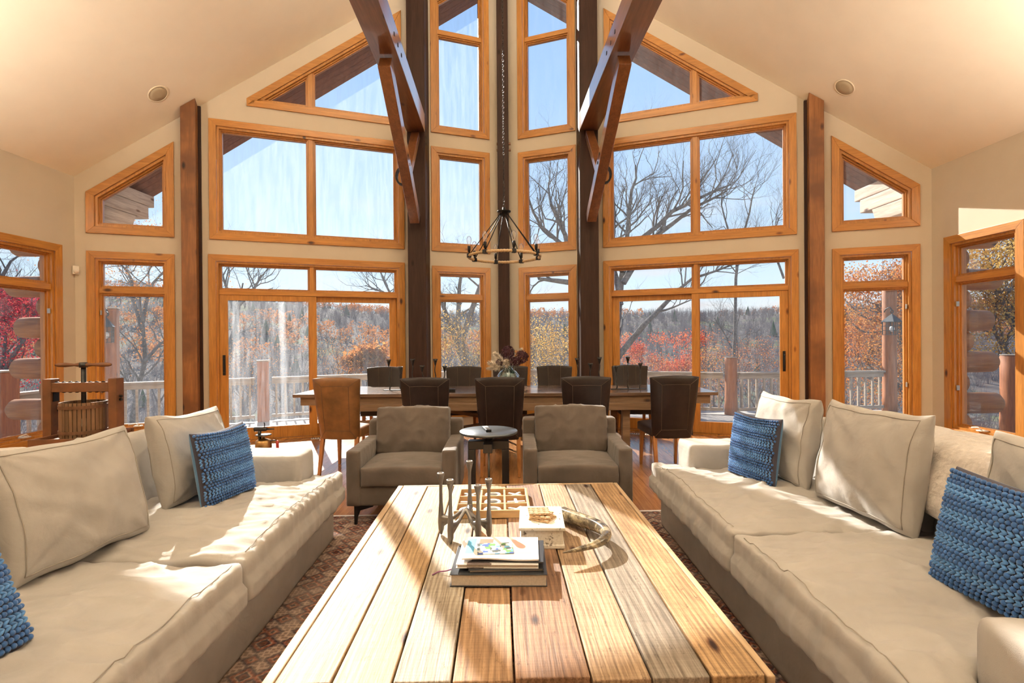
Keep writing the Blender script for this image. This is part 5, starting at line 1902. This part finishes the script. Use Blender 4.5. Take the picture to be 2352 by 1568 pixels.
# --- white box, coasters, horn
mw, nw, lw_, bw_ = new_mat('chipped_white_paint')
v = coords(nw, lw_, (1, 1, 1), rnd=False)
f1 = ntex(nw, lw_, v, 38, 5, .7)
f2 = ntex(nw, lw_, coords(nw, lw_, (30, 3, 30), rnd=False), 3, 4)
c = ramp(nw, lw_, f1, [(.60, (.74, .70, .62)), (.66, (.10, .07, .05))])
c = mixc(nw, lw_, .5, c, ramp(nw, lw_, f2, [(.28, (.55, .50, .42)), (.5, (1, 1, 1))]), 'MULTIPLY')
lw_.new(c, bw_.inputs['Base Color']); setp(bw_, Roughness=.7)
bump(nw, lw_, bw_, f1, -.5, .004)
box = thing('wooden_box', 'chipped white painted wooden box on the coffee table', 'box', (.275, 2.515, TT), -.03)
MB().box(-.098, .098, -.145, .145, .016, .083).build('box_body', mw, box, bevel=.003)
MB().box(-.105, .105, -.152, .152, 0, .018).build('plinth', mw, box, bevel=.003)
MB().box(-.108, .108, -.155, .155, .083, .099).build('lid', mw, box, bevel=.004)
for k, (dx, dy, rz, w) in enumerate(((.005, -.015, -.5, 'bottom'), (.0, -.005, -.25, 'middle'), (-.012, .015, .05, 'top'))):
    o = thing('coaster', 'square cork mosaic coaster on the white box, %s of the stack' % w, 'coaster', (.275 + dx, 2.50 + dy, TT + .0995 + k * .0105), rz, 'cork coasters on the white box')
    MB().box(-.052, .052, -.052, .052, 0, .006).build('slab', 'cork', o, bevel=.002)
    me = MB().lathe([(0, 0), (.011, 0), (.0125, .001), (.0125, .003), (.011, .0038), (0, .0038)], 8).mesh('disc')
    for i in range(4):
        for j in range(4):
            d = link('disc', me, 'cork' if i + j == 0 else None, o)
            d.location = (-.039 + i * .026, -.039 + j * .026, .006)
mh, nh, lh, bh = new_mat('polished_horn')
v = coords(nh, lh, (1, 1, 1), rnd=False)
fh = ntex(nh, lh, v, 14, 4, .6, 1.2)
lh.new(ramp(nh, lh, fh, [(.32, (.03, .026, .022)), (.5, (.14, .11, .07)), (.68, (.50, .42, .27))]), bh.inputs['Base Color'])
setp(bh, Roughness=.16, Coat_Weight=.5)
horn = thing('horn', 'polished curved animal horn lying on the coffee table beside the white box', 'horn', (.48, 2.5, TT))
hp = [(.405, 2.735, .036), (.45, 2.665, .040), (.505, 2.585, .046), (.552, 2.505, .052), (.574, 2.43, .056), (.566, 2.36, .056), (.525, 2.298, .054), (.46, 2.255, .051), (.40, 2.226, .049), (.35, 2.206, .047)]
hr_ = [.036, .036, .034, .031, .027, .0235, .019, .0135, .008, .0015]
# smooth the path
def spline(P, n):
    out = []
    for i in range(len(P) - 1):
        p0, p1, p2, p3 = [Vec(P[max(0, min(len(P) - 1, k))]) for k in (i - 1, i, i + 1, i + 2)]
        for j in range(n):
            t = j / n
            out.append(.5 * ((2 * p1) + (p2 - p0) * t + (2 * p0 - 5 * p1 + 4 * p2 - p3) * t * t + (3 * p1 - p0 - 3 * p2 + p3) * t ** 3))
    out.append(Vec(P[-1]))
    return out
hs = spline([(x - .48, y - 2.5, z) for x, y, z in hp], 5)
hrr = [hr_[min(i // 5, 8)] + (hr_[min(i // 5 + 1, 9)] - hr_[min(i // 5, 8)]) * (i % 5) / 5 for i in range(len(hs))]
hrr[-1] = .001
MB().tube(hs, hrr, 20).build('horn_body', mh, horn, smooth=True)
d0 = (hs[0] - hs[1]).normalized()
rq = d0.to_track_quat('Z', 'Y').to_matrix().to_4x4()
MB().lathe([(.0365, -.004), (.0368, .003), (.030, .006), (0, .008)], 24, mat=Matrix.Translation(hs[0]) @ rq).build('end_rim', 'pewter', horn, smooth=True)
MB().lathe([(.024, .004), (.022, .010), (0, .012)], 20, mat=Matrix.Translation(hs[0]) @ rq).build('turquoise_inlay', plain('turquoise', (.05, .42, .46), .25), horn, smooth=True)

# --- books and magazines
def printed(name, cells, scale, seed):
    m, n, l, b = new_mat(name)
    v = coords(n, l, (1, 1, 1), rnd=False)
    vo = n.new('ShaderNodeTexVoronoi'); vo.distance = 'CHEBYCHEV'; vo.inputs['Scale'].default_value = scale; vo.inputs['Randomness'].default_value = .85
    ad = n.new('ShaderNodeVectorMath'); ad.operation = 'ADD'; ad.inputs[1].default_value = (seed, seed * .7, 0)
    l.new(v, ad.inputs[0]); l.new(ad.outputs[0], vo.inputs['Vector'])
    sp = n.new('ShaderNodeSeparateXYZ'); l.new(vo.outputs['Color'], sp.inputs[0])
    r = n.new('ShaderNodeValToRGB'); r.color_ramp.interpolation = 'CONSTANT'
    e = r.color_ramp.elements
    while len(e) < len(cells): e.new(.5)
    for i, q in enumerate(cells):
        e[i].position = i / len(cells); e[i].color = rgba(q)
    l.new(sp.outputs[0], r.inputs['Fac'])
    l.new(r.outputs['Color'], b.inputs['Base Color'])
    setp(b, Roughness=.3)
    return m
def hardback(loc, rz, w, d, h, label, cover, ribbon=False):
    o = thing('book', label, 'book', loc, rz)
    MB().box(-w / 2 + .006, w / 2 - .004, -d / 2 + .005, d / 2 - .005, .003, h - .003).build('pages', 'pages', o)
    mb = MB().box(-w / 2, w / 2, -d / 2, d / 2, 0, .003)
    mb.box(-w / 2, w / 2, -d / 2, d / 2, h - .003, h)
    mb.box(-w / 2, w / 2, d / 2 - .004, d / 2, .003, h - .003)
    mb.build('cover', cover, o, bevel=.001)
    if ribbon:
        MB().tube([(-w / 2 + .01, -.02, .02), (-w / 2 - .03, -.03, .012), (-w / 2 - .065, -.02, .004), (-w / 2 - .085, -.045, .003)], .0028, 6).build('ribbon', plain('purple_ribbon', (.25, .08, .20), .7), o, smooth=True)
    return o
BX, BY = .08, 2.145
hardback((BX, BY, TT), -.01, .385, .285, .048, 'thick dark covered art book at the bottom of the stack on the coffee table', 'book_cover', True)
z = TT + .0485
hardback((BX + .025, BY - .005, z), .035, .30, .24, .012, 'thin dark paperback lying on the thick art book', 'book_cover')
z += .0125
hardback((BX - .005, BY + .004, z), -.02, .33, .245, .016, 'pale soft covered catalogue in the middle of the book stack', printed('catalogue_print', [(.75, .74, .72), (.72, .70, .70), (.18, .14, .13), (.74, .72, .70)], 9, 2))
z += .0165
hardback((BX + .04, BY + .008, z), -.06, .29, .22, .006, 'glossy dark magazine sticking out of the book stack', 'book_cover')
z += .0065
o = thing('magazine', 'white magazine with a pale pink panel on top of the book stack', 'magazine', (BX + .008, BY + .012, z), -.03)
mb = MB()
for sheet in (0, 1):                       # the near edge curls up a little
    for i in range(13):
        for j in range(9):
            x, y = -.155 + .31 * i / 12, -.115 + .235 * j / 8
            cz_ = .012 * max(0, (-.06 - y) / .055) * (.6 + .4 * math.sin(i * .5))
            mb.v.append((x, y, .006 * sheet + cz_ * .6))
K = 13 * 9
for i in range(12):
    for j in range(8):
        a = i * 9 + j
        mb.f += [(a, a + 1, a + 10, a + 9), (K + a, K + a + 9, K + a + 10, K + a + 1)]
for i in range(12):
    for j in (0, 8):
        a = i * 9 + j; mb.f.append((a, a + 9, K + a + 9, K + a))
for j in range(8):
    for i in (0, 12):
        a = i * 9 + j; mb.f.append((a, a + 1, K + a + 1, K + a))
mb.build('pages', 'paper', o, smooth=False)
MB().box(.03, .125, -.05, .09, .0061, .0066).build('pink_panel', plain('pink_print', (.66, .44, .38), .5), o)
MB().box(-.15, -.115, -.06, .10, .0061, .0066).build('blue_panel', plain('blue_print', (.10, .36, .60), .5), o)
MB().box(-.10, -.04, .03, .095, .0061, .0065).build('photo_panel', plain('rust_print', (.36, .13, .07), .5), o)
z += .0075
o = thing('postcard', 'small colourful photo card on top of the white magazine', 'card', (BX - .02, BY + .0, z), .09)
MB().box(-.075, .075, -.055, .055, 0, .004).build('card', printed('photo_print', [(.70, .74, .76), (.08, .14, .42), (.15, .40, .65), (.62, .66, .60), (.10, .12, .12), (.16, .34, .12), (.74, .74, .74)], 46, 5), o, bevel=.001)

# --- cider press behind the left sofa
CPX, CPY = -3.80, 4.65
cp = thing('cider_press', 'antique wooden cider press with slatted tub and screw handle by the left window', 'press', (CPX, CPY, .001), .06)
for s in (-1, 1):
    MB().box(s * .285 - .037, s * .285 + .037, -.05, .05, .06, 1.065).build('upright', 'burl', cp, bevel=.004)
    MB().box(s * .285 - .04, s * .285 + .04, -.32, .32, 0, .06).build('foot', 'burl', cp, bevel=.004)
    mb = MB()
    for zz in (.90, .87):
        mb.tube([(s * .325, -.01, zz), (s * .345, -.01, zz)], .012, 6)
    mb.build('bolt', 'black', cp)
    MB().box(s * .245 - .006, s * .245 + .006, -.03, .03, .86, .945).build('iron_bracket', 'black', cp)
mb = MB().box(-.248, .248, -.045, .045, .945, 1.03)
mb.build('crossbeam', 'burl', cp, bevel=.004)
mb = MB()
for i in range(9):
    mb.ball((-.23 + i * .0575, 0, 1.032), .014, 1.3, 1, .6, 8, 5)
    mb.ball((-.23 + i * .0575, 0, .943), .014, 1.3, 1, .6, 8, 5)
mb.build('iron_trim', 'black', cp, smooth=True)
MB().tube([(0, 0, .70), (0, 0, 1.18)], .019, 14).build('screw', 'iron', cp, smooth=True)
hpts = [-.245, -.22, -.16, -.08, -.045, .045, .08, .16, .22, .245]
hrad = [.010, .018, .021, .012, .018, .018, .012, .021, .018, .010]
MB().tube([(x, 0, 1.19) for x in hpts], hrad, 12).build('handle', 'burl', cp, smooth=True)
MB().lathe([(.032, 1.165), (.036, 1.185), (.03, 1.212), (0, 1.214)], 14).build('handle_boss', 'iron', cp, smooth=True)
tb = MB().box(-.245, .245, -.27, .27, .50, .53).build('tray', 'burl', cp, bevel=.004)
for s in (-1, 1):
    MB().box(-.255, .255, s * .27 - .012, s * .27 + .012, .49, .56).build('tray_lip', 'burl', cp, bevel=.003)
    MB().box(s * .235 - .012, s * .235 + .012, -.258, .258, .531, .56).build('tray_lip', 'burl', cp, bevel=.003)
MB().box(-.248, .248, -.03, .03, .42, .495).build('lower_beam', 'burl', cp, bevel=.004)
mes = None
nst = 34
for i in range(nst):
    a = 2 * PI * i / nst
    if mes is None:
        mes = MB().box(-.0075, .0075, -.0135, .0135, 0, .31).mesh('stave')
    st = link('stave', mes, 'stave' if i == 0 else None, cp)
    st.location = (.168 * math.cos(a), .168 * math.sin(a), .545)
    st.rotation_euler = (0, 0, a)
for zz in (.575, .80):
    MB().lathe([(.177, zz), (.182, zz), (.182, zz + .030), (.177, zz + .030), (.177, zz)], 40).build('hoop', 'rust', cp, smooth=False)
MB().torus(.05, .004, 18, 6, Matrix.Translation((-.20, .02, .79)) @ Matrix.Rotation(PI / 2, 4, 'X')).build('wire_handle', 'iron', cp, smooth=True)

# --- brass blow torch on a low stool behind the far arm of the left sofa
stool = thing('stool', 'low dark wooden stool behind the far arm of the left sofa', 'stool', (-2.03, 4.40, .001))
MB().lathe([(0, .385), (.15, .385), (.155, .39), (.155, .41), (.15, .415), (0, .415)], 28).build('seat', 'burl', stool, smooth=False)
for k in range(3):
    a = 2 * PI * k / 3
    MB().tube([(.10 * math.cos(a), .10 * math.sin(a), .384), (.15 * math.cos(a), .15 * math.sin(a), 0)], [.016, .013], 10).build('leg', 'burl', stool, smooth=True)
to = thing('blow_torch', 'antique brass blow torch with red handle behind the left sofa arm', 'blow torch', (-2.03, 4.40, .4165))
MB().lathe([(0, 0), (.066, 0), (.068, .01), (.066, .105), (.058, .122), (.03, .132), (.012, .136), (.012, .15), (0, .15)], 32).build('tank', 'brass', to, smooth=True)
MB().tube([(-.03, 0, .13), (-.035, 0, .18), (-.03, 0, .205)], .014, 12).build('neck', 'iron', to, smooth=True)
MB().lathe([(.05, .163), (.066, .166), (.066, .170), (.05, .172)], 24).build('drip_pan', 'iron', to, smooth=True)
MB().tube([(-.075, 0, .215), (-.06, 0, .217), (.02, 0, .217), (.03, 0, .217)], [.021, .019, .018, .012], 14).build('burner', 'iron', to, smooth=True)
MB().tube([(.03, 0, .217), (.095, 0, .217)], [.009, .004], 8).build('nozzle', 'iron', to, smooth=True)
MB().tube([(.01, 0, .23), (.012, 0, .26), (.006, 0, .275)], .004, 6).build('valve', 'black', to, smooth=True)
MB().tube([(.06, 0, .115), (.09, 0, .122), (.118, 0, .115)], .004, 6).build('bracket', 'iron', to, smooth=True)
MB().tube([(.118, 0, .118), (.12, 0, .10), (.122, 0, .05), (.124, 0, .02)], [.010, .013, .012, .014], 12).build('handle', 'red_handle', to, smooth=True)
